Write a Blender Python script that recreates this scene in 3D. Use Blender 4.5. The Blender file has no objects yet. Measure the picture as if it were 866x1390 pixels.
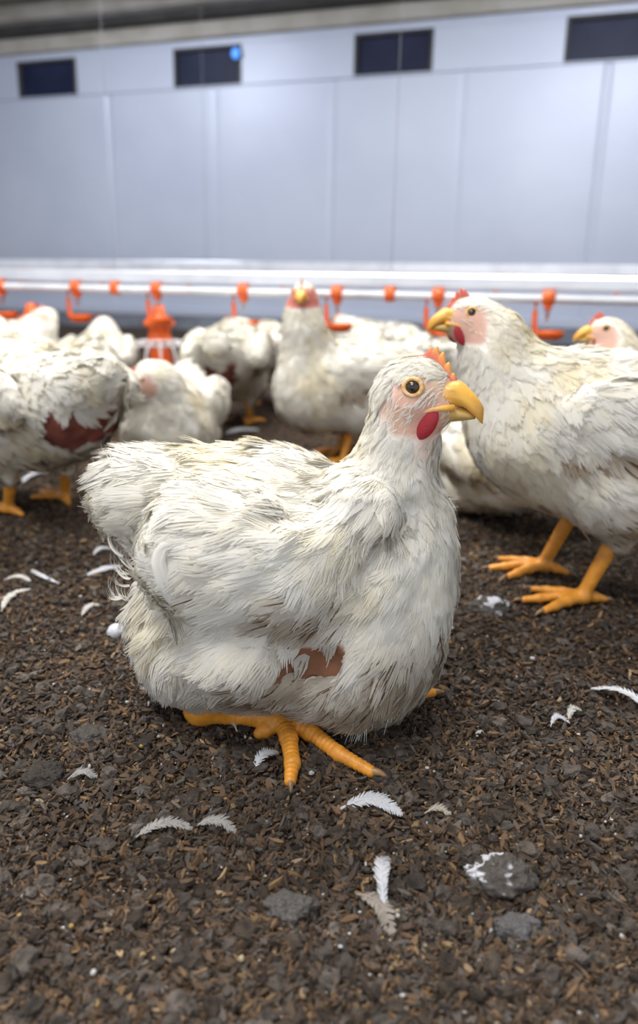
import bpy, math
import numpy as np
from mathutils import Matrix, Vector

# ------------------------------------------------------------------ camera
FPX, CX, CY = 1000.0, 433.0, 650.0            # focal length and principal point in photo pixels
CAM = np.array([0.0, 0.0, 0.42])
PITCH, ROLL = math.radians(15.38), math.radians(0.9)
SC = bpy.context.scene
COL = SC.collection
fw = np.array([0, math.cos(PITCH), -math.sin(PITCH)])
r0 = np.array([1.0, 0, 0]); u0 = np.array([0, math.sin(PITCH), math.cos(PITCH)])
RT = math.cos(ROLL) * r0 + math.sin(ROLL) * u0
UP = -math.sin(ROLL) * r0 + math.cos(ROLL) * u0
cd = bpy.data.cameras.new('camera'); cam = bpy.data.objects.new('camera', cd); COL.objects.link(cam)
cam.matrix_world = Matrix(((RT[0], UP[0], -fw[0], CAM[0]), (RT[1], UP[1], -fw[1], CAM[1]), (RT[2], UP[2], -fw[2], CAM[2]), (0, 0, 0, 1)))
cd.sensor_fit = 'VERTICAL'; cd.sensor_height = 36.0 * 1390 / 1300; cd.lens = FPX * cd.sensor_height / 1390
cd.shift_y = -45 / 1390
cd.clip_start = 0.02
cd.dof.use_dof = True; cd.dof.focus_distance = 0.655; cd.dof.aperture_fstop = 3.6
SC.camera = cam

# ------------------------------------------------------------------ light and exposure
w = bpy.data.worlds.new('world'); SC.world = w; w.use_nodes = True
w.node_tree.nodes['Background'].inputs[0].default_value = (0.88, 0.92, 1.0, 1)
w.node_tree.nodes['Background'].inputs[1].default_value = 0.42
def area(name, loc, sx, sy, power, color=(1, 1, 1), target=None):
    l = bpy.data.lights.new(name, 'AREA'); l.shape = 'RECTANGLE'; l.size = sx; l.size_y = sy; l.energy = power; l.color = color
    o = bpy.data.objects.new(name, l); COL.objects.link(o); o.location = loc
    if target is not None:
        o.rotation_euler = (Vector(target) - Vector(loc)).to_track_quat('-Z', 'Y').to_euler()
    return o
area('lamp_front', (-0.7, 0.25, 2.3), 1.6, 0.5, 44, (1, 0.98, 0.95), (0, 0.75, 0.1))
area('lamp_mid', (-0.2, 1.9, 2.3), 2.6, 0.4, 42, (1, 0.98, 0.96))
area('lamp_row_a', (1.3, 3.0, 2.2), 1.2, 0.6, 15, (0.88, 0.92, 1.0), (1.5, 5.3, .8))
area('lamp_row_b', (-1.7, 4.4, 2.2), 1.0, 0.5, 13, (0.88, 0.92, 1.0), (-1.9, 6.2, .9))
area('lamp_row_c', (-0.2, 3.3, 2.3), 4.5, 0.4, 17, (0.85, 0.9, 1.0), (0, 5.4, 1.0))
SC.view_settings.view_transform = 'Standard'; SC.view_settings.look = 'None'
SC.view_settings.gamma = 1; SC.view_settings.use_curve_mapping = False
SC.view_settings.exposure = 1.28
SC.cycles.max_bounces = 6; SC.cycles.transparent_max_bounces = 6

# ------------------------------------------------------------------ pixels to points
def ray(px, py):
    return fw + (px - CX) / FPX * RT - (py - CY) / FPX * UP
def at(px, py, Y):
    d = ray(px, py); return CAM + d * ((Y - CAM[1]) / d[1])
def ground(px, py, z=0.0):
    d = ray(px, py); return CAM + d * ((z - CAM[2]) / d[2])
def depth(p):
    return float((np.asarray(p) - CAM) @ fw)

# ------------------------------------------------------------------ small numeric helpers
def unit(v):
    v = np.asarray(v, float); return v / np.maximum(np.linalg.norm(v, axis=-1, keepdims=True), 1e-12)
def hash3(i, j, k, seed=0):
    n = (i.astype(np.int64) * 374761393 + j.astype(np.int64) * 668265263 + k.astype(np.int64) * 2147483647 + seed * 1442695041) & 0xffffffff
    n = ((n ^ (n >> 13)) * 1274126177) & 0xffffffff
    return ((n ^ (n >> 16)) & 0xffff) / 65535.0
def vnoise(P, seed=0):
    P = np.asarray(P, float); I = np.floor(P).astype(int); f = P - I; f = f * f * (3 - 2 * f); out = 0
    for a in (0, 1):
        for b in (0, 1):
            for c in (0, 1):
                wgt = (f[:, 0] if a else 1 - f[:, 0]) * (f[:, 1] if b else 1 - f[:, 1]) * (f[:, 2] if c else 1 - f[:, 2])
                out = out + wgt * hash3(I[:, 0] + a, I[:, 1] + b, I[:, 2] + c, seed)
    return out
def fbm(P, octv=3, seed=0):
    s, a, t = 0, 0.5, 0
    for o in range(octv):
        s = s + a * vnoise(P * 2 ** o, seed + o); t += a; a *= .5
    return s / t
def sstep(a, b, x):
    t = np.clip((x - a) / (b - a), 0, 1); return t * t * (3 - 2 * t)
def Rz(a):
    c, s = math.cos(a), math.sin(a); return np.array([[c, -s, 0], [s, c, 0], [0, 0, 1.0]])
def Ry(a):     # nose up for positive a
    c, s = math.cos(a), math.sin(a); return np.array([[c, 0, -s], [0, 1, 0], [s, 0, c]])

# ------------------------------------------------------------------ meshes and materials
def mesh(name, V, Fq, mat, parent=None, col=None, smooth=True, mats=None, midx=None, nrm=None):
    """V (n,3); Fq an (m,4)/(m,3) array or a list of such arrays."""
    me = bpy.data.meshes.new(name)
    fl = [np.asarray(f, np.int32) for f in (Fq if isinstance(Fq, list) else [Fq]) if len(f)]
    V = np.asarray(V, np.float32)
    me.vertices.add(len(V)); me.vertices.foreach_set('co', V.ravel())
    nl = sum(f.size for f in fl); npol = sum(len(f) for f in fl)
    me.loops.add(nl); me.loops.foreach_set('vertex_index', np.concatenate([f.ravel() for f in fl]))
    tot = np.concatenate([np.full(len(f), f.shape[1], np.int32) for f in fl])
    me.polygons.add(npol); me.polygons.foreach_set('loop_start', np.concatenate([[0], np.cumsum(tot)[:-1]]).astype(np.int32))
    me.polygons.foreach_set('loop_total', tot)
    if midx is not None: me.polygons.foreach_set('material_index', np.asarray(midx, np.int32))
    me.update(calc_edges=True)
    me.polygons.foreach_set('use_smooth', np.full(len(me.polygons), smooth))
    if col is not None:
        a = me.attributes.new('tint', 'FLOAT_COLOR', 'POINT')
        c = np.ones((len(V), 4), np.float32); c[:, :3] = col; a.data.foreach_set('color', c.ravel())
    for m in (mats or [mat]): me.materials.append(m)
    if nrm is not None: me.normals_split_custom_set_from_vertices(np.asarray(nrm, np.float32))
    o = bpy.data.objects.new(name, me); COL.objects.link(o)
    if parent is not None: o.parent = parent
    return o
def empty(name, loc, rz=0.0):
    o = bpy.data.objects.new(name, None); COL.objects.link(o); o.location = loc; o.rotation_euler = (0, 0, rz)
    o.empty_display_size = 0.05
    return o
def tag(o, label, cat, group=None):
    o['label'] = label; o['category'] = cat
    if group: o['group'] = group
    return o
def structure(o):
    o['kind'] = 'structure'; return o

def material(name, base=(.8, .8, .8), rough=.6, attr=False, metallic=0.0, bump=None, mix=None, spec=0.5, trans=0.0, sss=0.0, coat=0.0):
    m = bpy.data.materials.new(name); m.use_nodes = True; N = m.node_tree.nodes; Lk = m.node_tree.links
    b = N['Principled BSDF']; b.inputs['Base Color'].default_value = (*base, 1); b.inputs['Roughness'].default_value = rough
    b.inputs['Metallic'].default_value = metallic; b.inputs['Specular IOR Level'].default_value = spec
    if coat: b.inputs['Coat Weight'].default_value = coat; b.inputs['Coat Roughness'].default_value = .15
    src = None
    if attr:
        a = N.new('ShaderNodeAttribute'); a.attribute_name = 'tint'; src = a.outputs['Color']
    if mix:    # (other colour, noise scale, detail, low, high)
        c2, sc, det, lo, hi = mix
        tc = N.new('ShaderNodeTexCoord'); nz = N.new('ShaderNodeTexNoise'); nz.inputs['Scale'].default_value = sc; nz.inputs['Detail'].default_value = det
        Lk.new(tc.outputs['Object'], nz.inputs['Vector'])
        mr = N.new('ShaderNodeMapRange'); mr.inputs['From Min'].default_value = lo; mr.inputs['From Max'].default_value = hi
        Lk.new(nz.outputs['Fac'], mr.inputs['Value'])
        mx = N.new('ShaderNodeMix'); mx.data_type = 'RGBA'; mx.inputs[6].default_value = (*base, 1); mx.inputs[7].default_value = (*c2, 1)
        if src is not None: Lk.new(src, mx.inputs[6])
        Lk.new(mr.outputs['Result'], mx.inputs[0]); src = mx.outputs[2]
    if src is not None: Lk.new(src, b.inputs['Base Color'])
    if sss:
        b.inputs['Subsurface Weight'].default_value = sss; b.inputs['Subsurface Radius'].default_value = (.6, .3, .2); b.inputs['Subsurface Scale'].default_value = .004
    if bump:   # (scale, distance)
        tc = N.new('ShaderNodeTexCoord'); nz = N.new('ShaderNodeTexNoise'); nz.inputs['Scale'].default_value = bump[0]; nz.inputs['Detail'].default_value = 4
        Lk.new(tc.outputs['Object'], nz.inputs['Vector']); bp = N.new('ShaderNodeBump'); bp.inputs['Distance'].default_value = bump[1]
        bp.inputs['Strength'].default_value = 1.0
        Lk.new(nz.outputs['Fac'], bp.inputs['Height']); Lk.new(bp.outputs['Normal'], b.inputs['Normal'])
    if trans:
        t = N.new('ShaderNodeBsdfTranslucent'); t.inputs['Color'].default_value = (*base, 1)
        if src is not None: Lk.new(src, t.inputs['Color'])
        mxs = N.new('ShaderNodeMixShader'); mxs.inputs[0].default_value = trans
        Lk.new(b.outputs[0], mxs.inputs[1]); Lk.new(t.outputs[0], mxs.inputs[2]); Lk.new(mxs.outputs[0], N['Material Output'].inputs['Surface'])
    return m

M_FEATHER = material('white_feather', (.8, .78, .72), .9, attr=True, trans=.32, spec=.08)
M_SKIN = material('feathered_skin', (.8, .78, .72), .8, attr=True, spec=.2, bump=(260, .0006))
M_LEG = material('scaly_leg', (.62, .25, .025), .42, attr=True, spec=.5, sss=.15, bump=(420, .0004))
M_BEAK = material('horn_beak', (.70, .36, .06), .38, attr=True, spec=.5, sss=.15, bump=(300, .0003))
M_COMB = material('red_comb', (.62, .10, .06), .5, attr=True, spec=.4, sss=.25, bump=(500, .0004))
M_EYE = material('dark_eye', (.006, .004, .003), .06, spec=.5, coat=.5)
M_IRIS = material('amber_iris', (.045, .022, .010), .15, spec=.4, coat=.3)
M_LID = material('yellow_eyelid', (.66, .36, .07), .5, mix=((.72, .50, .28), 300, 2, .4, .6), bump=(500, .0004))
M_CLAW = material('horn_claw', (.30, .17, .07), .4, mix=((.12, .07, .04), 90, 2, .4, .6))

# ------------------------------------------------------------------ signed distance bodies
def sd_ell(P, c, r, R=None):
    q = P - c
    if R is not None: q = q @ R
    k0 = np.linalg.norm(q / r, axis=1); k1 = np.linalg.norm(q / (np.asarray(r) ** 2), axis=1)
    return k0 * (k0 - 1) / np.maximum(k1, 1e-9)
def sd_cone(P, a, b, ra, rb, ring=0.0, pitch=.004):
    a = np.asarray(a, float); b = np.asarray(b, float); ab = b - a
    t = np.clip(((P - a) @ ab) / (ab @ ab), 0, 1)
    d = np.linalg.norm(P - (a + t[:, None] * ab), axis=1) - (ra + (rb - ra) * t)
    if ring:
        ph = (t * np.linalg.norm(ab) / pitch) % 1.0
        d = d - ring * np.minimum(ph * 1.6, (1 - ph) * 4).clip(0, 1)
    return d
def smin(a, b, k):
    h = np.clip(.5 + .5 * (b - a) / k, 0, 1); return b * (1 - h) + a * h - k * h * (1 - h)
def build_sdf(P, prims):
    F = None
    for p in prims:
        if p[0] == 'e': d = sd_ell(P, p[1], p[2], p[4] if len(p) > 4 else None)
        else: d = sd_cone(P, p[1], p[2], p[4], p[5], *(p[6:] if len(p) > 6 else ()))
        F = d if F is None else smin(F, d, p[3])
    return F
class Field:
    def __init__(s, prims, lo, hi, h, noise=None):
        s.o = np.asarray(lo, float); s.h = h
        n = np.ceil((np.asarray(hi) - s.o) / h).astype(int) + 1
        g = np.stack(np.meshgrid(*[s.o[i] + h * np.arange(n[i]) for i in range(3)], indexing='ij'), -1).reshape(-1, 3)
        F = build_sdf(g, prims)
        if noise is not None: F = F + noise(g)
        s.F = F.reshape(n)
    def val(s, P):
        n = s.F.shape; q = (P - s.o) / s.h
        q = np.clip(q, 0, np.array(n) - 1.001); I = q.astype(int); f = q - I; out = 0
        for a in (0, 1):
            for b in (0, 1):
                for c in (0, 1):
                    out = out + (f[:, 0] if a else 1 - f[:, 0]) * (f[:, 1] if b else 1 - f[:, 1]) * (f[:, 2] if c else 1 - f[:, 2]) * s.F[I[:, 0] + a, I[:, 1] + b, I[:, 2] + c]
        return out
    def grad(s, P, e=None):
        e = e or s.h
        return unit(np.stack([s.val(P + d) - s.val(P - d) for d in np.eye(3) * e], 1))
    def mesh(s):
        F = s.F; S = F < 0; nx, ny, nz = F.shape
        cnt = sum(S[a:nx - 1 + a, b:ny - 1 + b, c:nz - 1 + c].astype(np.int8) for a in (0, 1) for b in (0, 1) for c in (0, 1))
        act = (cnt > 0) & (cnt < 8); idx = np.full(act.shape, -1); C = np.argwhere(act); idx[act] = np.arange(len(C))
        acc = np.zeros((len(C), 3)); m = np.zeros(len(C))
        for ax in range(3):
            o1, o2 = [i for i in range(3) if i != ax]
            for p in (0, 1):
                for q in (0, 1):
                    a = np.zeros(3, int); a[o1] = p; a[o2] = q; b = a.copy(); b[ax] = 1
                    A = C + a; B = C + b; fa = F[A[:, 0], A[:, 1], A[:, 2]]; fb = F[B[:, 0], B[:, 1], B[:, 2]]
                    cr = (fa < 0) != (fb < 0); t = np.where(cr, fa / np.where(cr, fa - fb, 1), 0)
                    acc += np.where(cr[:, None], a + (b - a) * t[:, None], 0); m += cr
        V = s.o + s.h * (C + acc / m[:, None]); Q = []
        for ax in range(3):
            o1, o2 = (ax + 1) % 3, (ax + 2) % 3
            sl0 = [slice(1, None)] * 3; sl1 = [slice(1, None)] * 3
            sl0[ax] = slice(0, -1); sl1[ax] = slice(1, None); sl0[o1] = sl1[o1] = slice(1, -1); sl0[o2] = sl1[o2] = slice(1, -1)
            s0, s1 = S[tuple(sl0)], S[tuple(sl1)]; E = np.argwhere(s0 != s1); ins = s0[s0 != s1]
            base = E.copy(); base[:, o1] += 1; base[:, o2] += 1
            quad = []
            for d1, d2 in ((-1, -1), (0, -1), (0, 0), (-1, 0)):
                k = base.copy(); k[:, o1] += d1; k[:, o2] += d2; quad.append(idx[k[:, 0], k[:, 1], k[:, 2]])
            q = np.stack(quad, 1); q[~ins] = q[~ins][:, ::-1]; Q.append(q)
        return V, np.concatenate(Q)

# ------------------------------------------------------------------ feathers
def tufts(field, P, D, L, W, lift, conf, col, nb, nseg, rng, streak=None):
    n = len(P); N = field.grad(P)
    D = unit(D - (D * N).sum(1, keepdims=True) * N + 1e-6); B = np.cross(N, D)
    u = np.linspace(-1, 1, nb); t = np.linspace(0, 1, nseg + 1)
    U = u[None, :, None]; T = t[None, None, :]
    ln = L[:, None, None] * (1 - .38 * U ** 2) * (1 + .26 * (rng.random((n, nb, 1)) - .5))
    lat = W[:, None, None] * (U * (.25 + .8 * np.sin(np.minimum(T * 1.25, 1) * math.pi / 2)) + .18 * (rng.random((n, nb, 1)) - .5) * T ** 1.5)
    f = ln * T
    hgt = lift[:, None, None] * L[:, None, None] * T ** 1.2 * (1 - .35 * U ** 2) * (.88 + .24 * rng.random((n, nb, 1))) + .0006 - .12 * W[:, None, None] * U ** 2 * T
    X = P[:, None, None] + D[:, None, None] * f[..., None] + B[:, None, None] * lat[..., None]
    sh = X.shape; Xf = X.reshape(-1, 3); fv = field.val(Xf); g = field.grad(Xf)
    cf = np.broadcast_to(conf[:, None, None], sh[:3]).reshape(-1); hh = np.broadcast_to(hgt, sh[:3]).reshape(-1)
    corr = (fv - hh) * cf
    Xf = Xf - g * corr[:, None] + (N[:, None, None] * np.ones(sh)).reshape(-1, 3) * (hh * (1 - cf))[:, None]
    X = Xf.reshape(sh)
    pick = rng.random((n, nb)) < (streak[:, None] if streak is not None else -1)
    hw = np.where(pick[..., None], .5, 1.0) * (W[:, None, None] / nb * 2.3) * (1 - .78 * T ** 2.6) * np.ones(sh[:3])
    S = B[:, None, None] * hw[..., None] * np.ones(sh)
    tw = (rng.random((n, nb, 1, 1)) - .5) * .5
    S = S + N[:, None, None] * hw[..., None] * tw
    V = np.stack([X - S, X + S], 3).reshape(-1, 3)
    k = nseg + 1; base = (np.arange(n * nb) * k * 2)[:, None] + (np.arange(nseg) * 2)[None]
    Q = np.stack([base, base + 2, base + 3, base + 1], -1).reshape(-1, 4)
    G = g.reshape(sh); Nn = unit(G * .8 + .2 * N[:, None, None] + B[:, None, None] * (tw * .28) - .10 * (rng.random((n, 1, 1, 1)) - .5) * D[:, None, None])
    Nn = np.repeat(Nn[:, :, :, None], 2, 3).reshape(-1, 3)
    c = np.broadcast_to(col[:, None, None, None], (n, nb, k, 2, 3)).copy()
    c *= (.96 + .08 * rng.random((n, nb, 1, 1, 1)))
    if streak is not None:
        dk = np.array([.16, .10, .055]) * (.6 + 1.0 * rng.random((n, nb, 1)))
        for j in range(k):
            if j >= 1: c[:, :, j] = np.where(pick[..., None, None], dk[:, :, None], c[:, :, j])
    return V, Q, c.reshape(-1, 3), Nn

def idw(P, ctr, vals, pw=4):
    d = np.linalg.norm(P[:, None] - ctr[None], axis=2); wg = 1 / (d ** pw + 1e-8); wg /= wg.sum(1, keepdims=True)
    return wg @ vals

def sample_surface(V, Q, n, rng, dens):
    T = np.concatenate([Q[:, [0, 1, 2]], Q[:, [0, 2, 3]]]); A, B, C = V[T[:, 0]], V[T[:, 1]], V[T[:, 2]]
    ar = np.linalg.norm(np.cross(B - A, C - A), axis=1) * dens((A + B + C) / 3)
    k = rng.choice(len(T), n, p=ar / ar.sum()); r1 = np.sqrt(rng.random(n)); r2 = rng.random(n)
    return (1 - r1)[:, None] * A[k] + (r1 * (1 - r2))[:, None] * B[k] + (r1 * r2)[:, None] * C[k]

# ------------------------------------------------------------------ loft and simple shapes
def loft(secs):
    """secs: list of (m,3) rings -> closed mesh (verts, quads, tris)."""
    k = len(secs); m = len(secs[0]); V = np.concatenate(secs + [secs[0].mean(0, keepdims=True), secs[-1].mean(0, keepdims=True)])
    i = np.arange(m); j = (i + 1) % m
    Q = np.concatenate([np.stack([s * m + i, s * m + j, (s + 1) * m + j, (s + 1) * m + i], 1) for s in range(k - 1)])
    T = np.concatenate([np.stack([np.full(m, k * m), j, i], 1), np.stack([np.full(m, k * m + 1), (k - 1) * m + i, (k - 1) * m + j], 1)])
    return V, [Q, T]
def tube(pts, rad, m=12, squash=1.0, ref=(0, 0, 1)):
    pts = np.asarray(pts, float); rad = np.broadcast_to(np.asarray(rad, float), (len(pts),))
    tg = unit(np.gradient(pts, axis=0)); a = np.linspace(0, 2 * math.pi, m, endpoint=False); secs = []
    rf = np.asarray(ref, float)
    for p, t, r in zip(pts, tg, rad):
        s = np.cross(t, rf)
        if np.linalg.norm(s) < .1: s = np.cross(t, (1, 0, 0))
        s = unit(s); n = np.cross(s, t)
        secs.append(p + r * (np.cos(a)[:, None] * s + squash * np.sin(a)[:, None] * n))
    return loft(secs)
def ellipsoid(c, r, R=np.eye(3), nu=24, nv=14):
    secs = []
    for i in range(1, nv):
        th = math.pi * i / nv; a = np.linspace(0, 2 * math.pi, nu, endpoint=False)
        q = np.stack([np.full(nu, -math.cos(th)) * r[0], math.sin(th) * np.cos(a) * r[1], math.sin(th) * np.sin(a) * r[2]], 1)
        secs.append(np.asarray(c) + q @ R.T)
    V, F = loft(secs); V[-2] = np.asarray(c) + np.array([-r[0], 0, 0]) @ R.T; V[-1] = np.asarray(c) + np.array([r[0], 0, 0]) @ R.T
    return V, F
def join(parts):
    Vs, Qs, Ts, o = [], [], [], 0
    for V, F in parts:
        for f in (F if isinstance(F, list) else [F]):
            (Qs if f.shape[1] == 4 else Ts).append(f + o)
        Vs.append(V); o += len(V)
    out = []
    if Qs: out.append(np.concatenate(Qs))
    if Ts: out.append(np.concatenate(Ts))
    return np.concatenate(Vs), out
def box(lo, hi, bev=0.0):
    lo = np.asarray(lo, float); hi = np.asarray(hi, float)
    if bev <= 0: prof = [(0, 0)]
    x0, y0, z0 = lo; x1, y1, z1 = hi; b = bev
    def ring(ins, z):
        return np.array([[x0 + ins + b, y0 + ins, z], [x1 - ins - b, y0 + ins, z], [x1 - ins, y0 + ins + b, z], [x1 - ins, y1 - ins - b, z],
                         [x1 - ins - b, y1 - ins, z], [x0 + ins + b, y1 - ins, z], [x0 + ins, y1 - ins - b, z], [x0 + ins, y0 + ins + b, z]])
    if b <= 0:
        b = 1e-5
    return loft([ring(b, z0), ring(0, z0 + b), ring(0, z1 - b), ring(b, z1)])

# ------------------------------------------------------------------ the chicken
DBG = False
WHITE = np.array([.88, .855, .785]); CREAM = np.array([.86, .78, .58]); DIRT = np.array([.38, .25, .13])
PINK = np.array([.60, .335, .25]); RAW = np.array([.20, .062, .045]); BROWNSKIN = np.array([.24, .11, .06])
LEGC = np.array([.66, .27, .03])

def head_frame(pos, yaw, pitch):
    return np.asarray(pos, float), Rz(yaw) @ Ry(pitch)
def build_head(root, o, R, s=1.0, fine=True, tip=(.84, .36, .06)):
    """Beak, comb, wattles and eyes in the head's own frame (x beak, y left, z crown)."""
    X = lambda V: o + (np.asarray(V) * s) @ R.T
    a = np.linspace(0, 2 * math.pi, 18, endpoint=False)
    # upper mandible: arched, hooked over the lower one
    secs = []
    for t in np.linspace(0, 1, 13):
        x = .020 + .036 * t; top = .0125 - .002 * t - .0165 * t ** 3.2 + .0026 * math.exp(-((t - .42) / .18) ** 2)
        bot = -.0098 + .0036 * math.sin(t * math.pi) - .0105 * max(t - .60, 0) ** 1.1 * 2.3
        hw = .0162 * (1 - t) ** .5 + .0006; cz, hz = (top + bot) / 2, max((top - bot) / 2, .0007)
        c = np.cos(a); si = np.sin(a)
        secs.append(np.stack([np.full(18, x), hw * np.sign(c) * np.abs(c) ** .85, cz + hz * si], 1))
    gapes = [tube([(.036, sd * .0108, -.0058), (.030, sd * .0150, -.0062), (.022, sd * .0188, -.0074), (.014, sd * .0210, -.0100), (.006, sd * .0220, -.0135)], [.0026, .0026, .0021, .0015, .0006], 10) for sd in (1, -1)]
    V, F = join([loft(secs)] + gapes)
    dark = sstep(.044, .058, V[:, 0])[:, None]; col = np.array([.78, .42, .07]) * (1 - dark) + np.array([.62, .30, .05]) * dark
    nost = np.exp(-(((V[:, 0] - .034) / .0030) ** 2 + ((V[:, 2] - .0058) / .0013) ** 2))[:, None]; bs_ = sstep(.030, .018, V[:, 0])[:, None]; col = col * (1 - bs_) + np.array([.74, .40, .20]) * bs_; col = col * (1 - .75 * nost)
    bk = mesh('beak', X(V), F, M_BEAK, root, col)
    secs = []
    for t in np.linspace(0, 1, 11):
        x = .014 + .036 * t; top = -.0060 + .0038 * math.sin(t * math.pi) - .005 * t; bot = -.0205 + .0055 * t ** 1.6
        hw = .0150 * (1 - t) ** .5 + .0008
        secs.append(np.stack([np.full(18, x), hw * np.cos(a), (top + bot) / 2 + max((top - bot) / 2, .0006) * np.sin(a)], 1))
    V, F = loft(secs)
    mesh('lower_mandible', X(V), F, M_BEAK, bk, np.array([.66, .42, .12]) * (.75 + .25 * sstep(-.014, -.006, V[:, 2]))[:, None])
    # serrated comb along the crown
    nt = 45; secs = []
    for i in range(nt):
        t = i / (nt - 1); x = .033 - .029 * t; zb = .008 + .020 * sstep(0, .8, t)
        tooth = abs(math.sin(t * math.pi * 5.5)) ** .9
        hh = (.0045 + .0095 * math.sin(min(t * 1.1, 1) * math.pi) ** .6 * (.40 + .60 * tooth)) * (1 if t < .97 else .5)
        th = .0027 * (1 - .3 * t)
        sec = [(th, -.003), (th * .9, hh * .5), (th * .45, hh * .92), (0, hh), (-th * .45, hh * .92), (-th * .9, hh * .5), (-th, -.003), (0, -.004)]
        secs.append(np.array([[x + .25 * q[1] * .6, q[0], zb + q[1]] for q in sec]))
    V, F = loft(secs)
    zrel = V[:, 2] - (.008 + .020 * sstep(0, .8, (.033 - V[:, 0]) / .029))
    k = sstep(.004, .013, zrel)[:, None]
    mesh('comb', X(V), F, M_COMB, root, np.array([.66, .16, .12]) * (1 - k) + np.array(tip) * k)
    for sd in (1, -1):
        w_, f_ = ellipsoid((.0160, sd * .0175, -.0190), (.0088, .0044, .0148), Ry(math.radians(-28)) @ np.eye(3), 16, 10)
        mesh('wattle', X(w_), f_, M_COMB, root, np.array([.34, .018, .028]) * np.ones((len(w_), 1)))
        # eye: yellow lid ring, iris, pupil
        c = np.array([.0065, sd * .0232, .0090]); nrm = unit(np.array([.22, sd * 1.0, .12])); t1 = unit(np.cross(nrm, (0, 0, 1))); t2 = np.cross(nrm, t1)
        E = np.stack([t1, t2, nrm], 1)
        ev, ef = ellipsoid(c, (.0054, .0054, .0042), E, 24, 14)
        eye = mesh('eye', X(ev), ef, M_IRIS, root)
        pv, pf = ellipsoid(c + nrm * .0012, (.0038, .0038, .0033), E, 20, 12)
        mesh('pupil', X(pv), pf, M_EYE, eye)
        ang = np.linspace(0, 2 * math.pi, 37)[:-1]; b = np.linspace(0, 2 * math.pi, 9)[:-1]
        rings = []
        for g in ang:
            d = math.cos(g) * t1 * 1.1 + math.sin(g) * t2; ce = c + d * .0063 + nrm * .0012
            rings.append(ce + .0017 * np.cos(b)[:, None] * d + .0015 * np.sin(b)[:, None] * nrm)
        V = np.concatenate(rings); m = 8; I = np.arange(36)[:, None]; J = np.arange(8)[None]
        Q = np.stack([(I * m + J), (I * m + (J + 1) % m), (((I + 1) % 36) * m + (J + 1) % m), (((I + 1) % 36) * m + J)], -1).reshape(-1, 4)
        mesh('eyelid', X(V), Q, M_LID, eye)

def claw(root, a, d, s=1.0, up=(0, 0, 1)):
    d = unit(d); u = np.asarray(up, float); t = np.linspace(0, 1, 8)
    pts = np.asarray(a)[None] + s * (.017 * t[:, None] * d + (.0032 * np.sin(t * math.pi * .8) - .004 * t ** 2)[:, None] * u)
    V, F = tube(pts, s * (.0036 * (1 - t) ** .8 + .0003), 10)
    mesh('claw', V, F, M_CLAW, root)

def leg_mesh(knee, hock, foot, toes, s, h, ring=.0007):
    """Scaly shank and toes as one surface; toes: lists of points from the foot out."""
    pr = [('c', hock, foot, .004 * s, .0105 * s, .0085 * s, ring, .0042 * s)]
    pr.append(('e', np.asarray(hock), np.array([.0125, .0115, .0125]) * s, .006 * s))
    if knee is not None: pr.append(('c', knee, hock, .01 * s, .020 * s, .011 * s))
    pr.append(('e', np.asarray(foot), np.array([.012, .012, .0095]) * s, .006 * s))
    for tp in toes:
        r0_, n = .0078, len(tp)
        for i in range(n - 1):
            pr.append(('c', tp[i], tp[i + 1], .003 * s, (r0_ - .0036 * i / (n - 1)) * s, (r0_ - .0036 * (i + 1) / (n - 1)) * s, ring, .0042 * s))
            if i: pr.append(('e', np.asarray(tp[i]) - np.array([0, 0, .0015 * s]), np.full(3, (r0_ - .0036 * i / (n - 1) + .0006) * s), .003 * s))
    al = np.array([p[1] for p in pr] + [p[2] for p in pr if p[0] == 'c'])
    fld = Field(pr, al.min(0) - .026 * s, al.max(0) + .026 * s, h)
    return fld.mesh()

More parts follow.
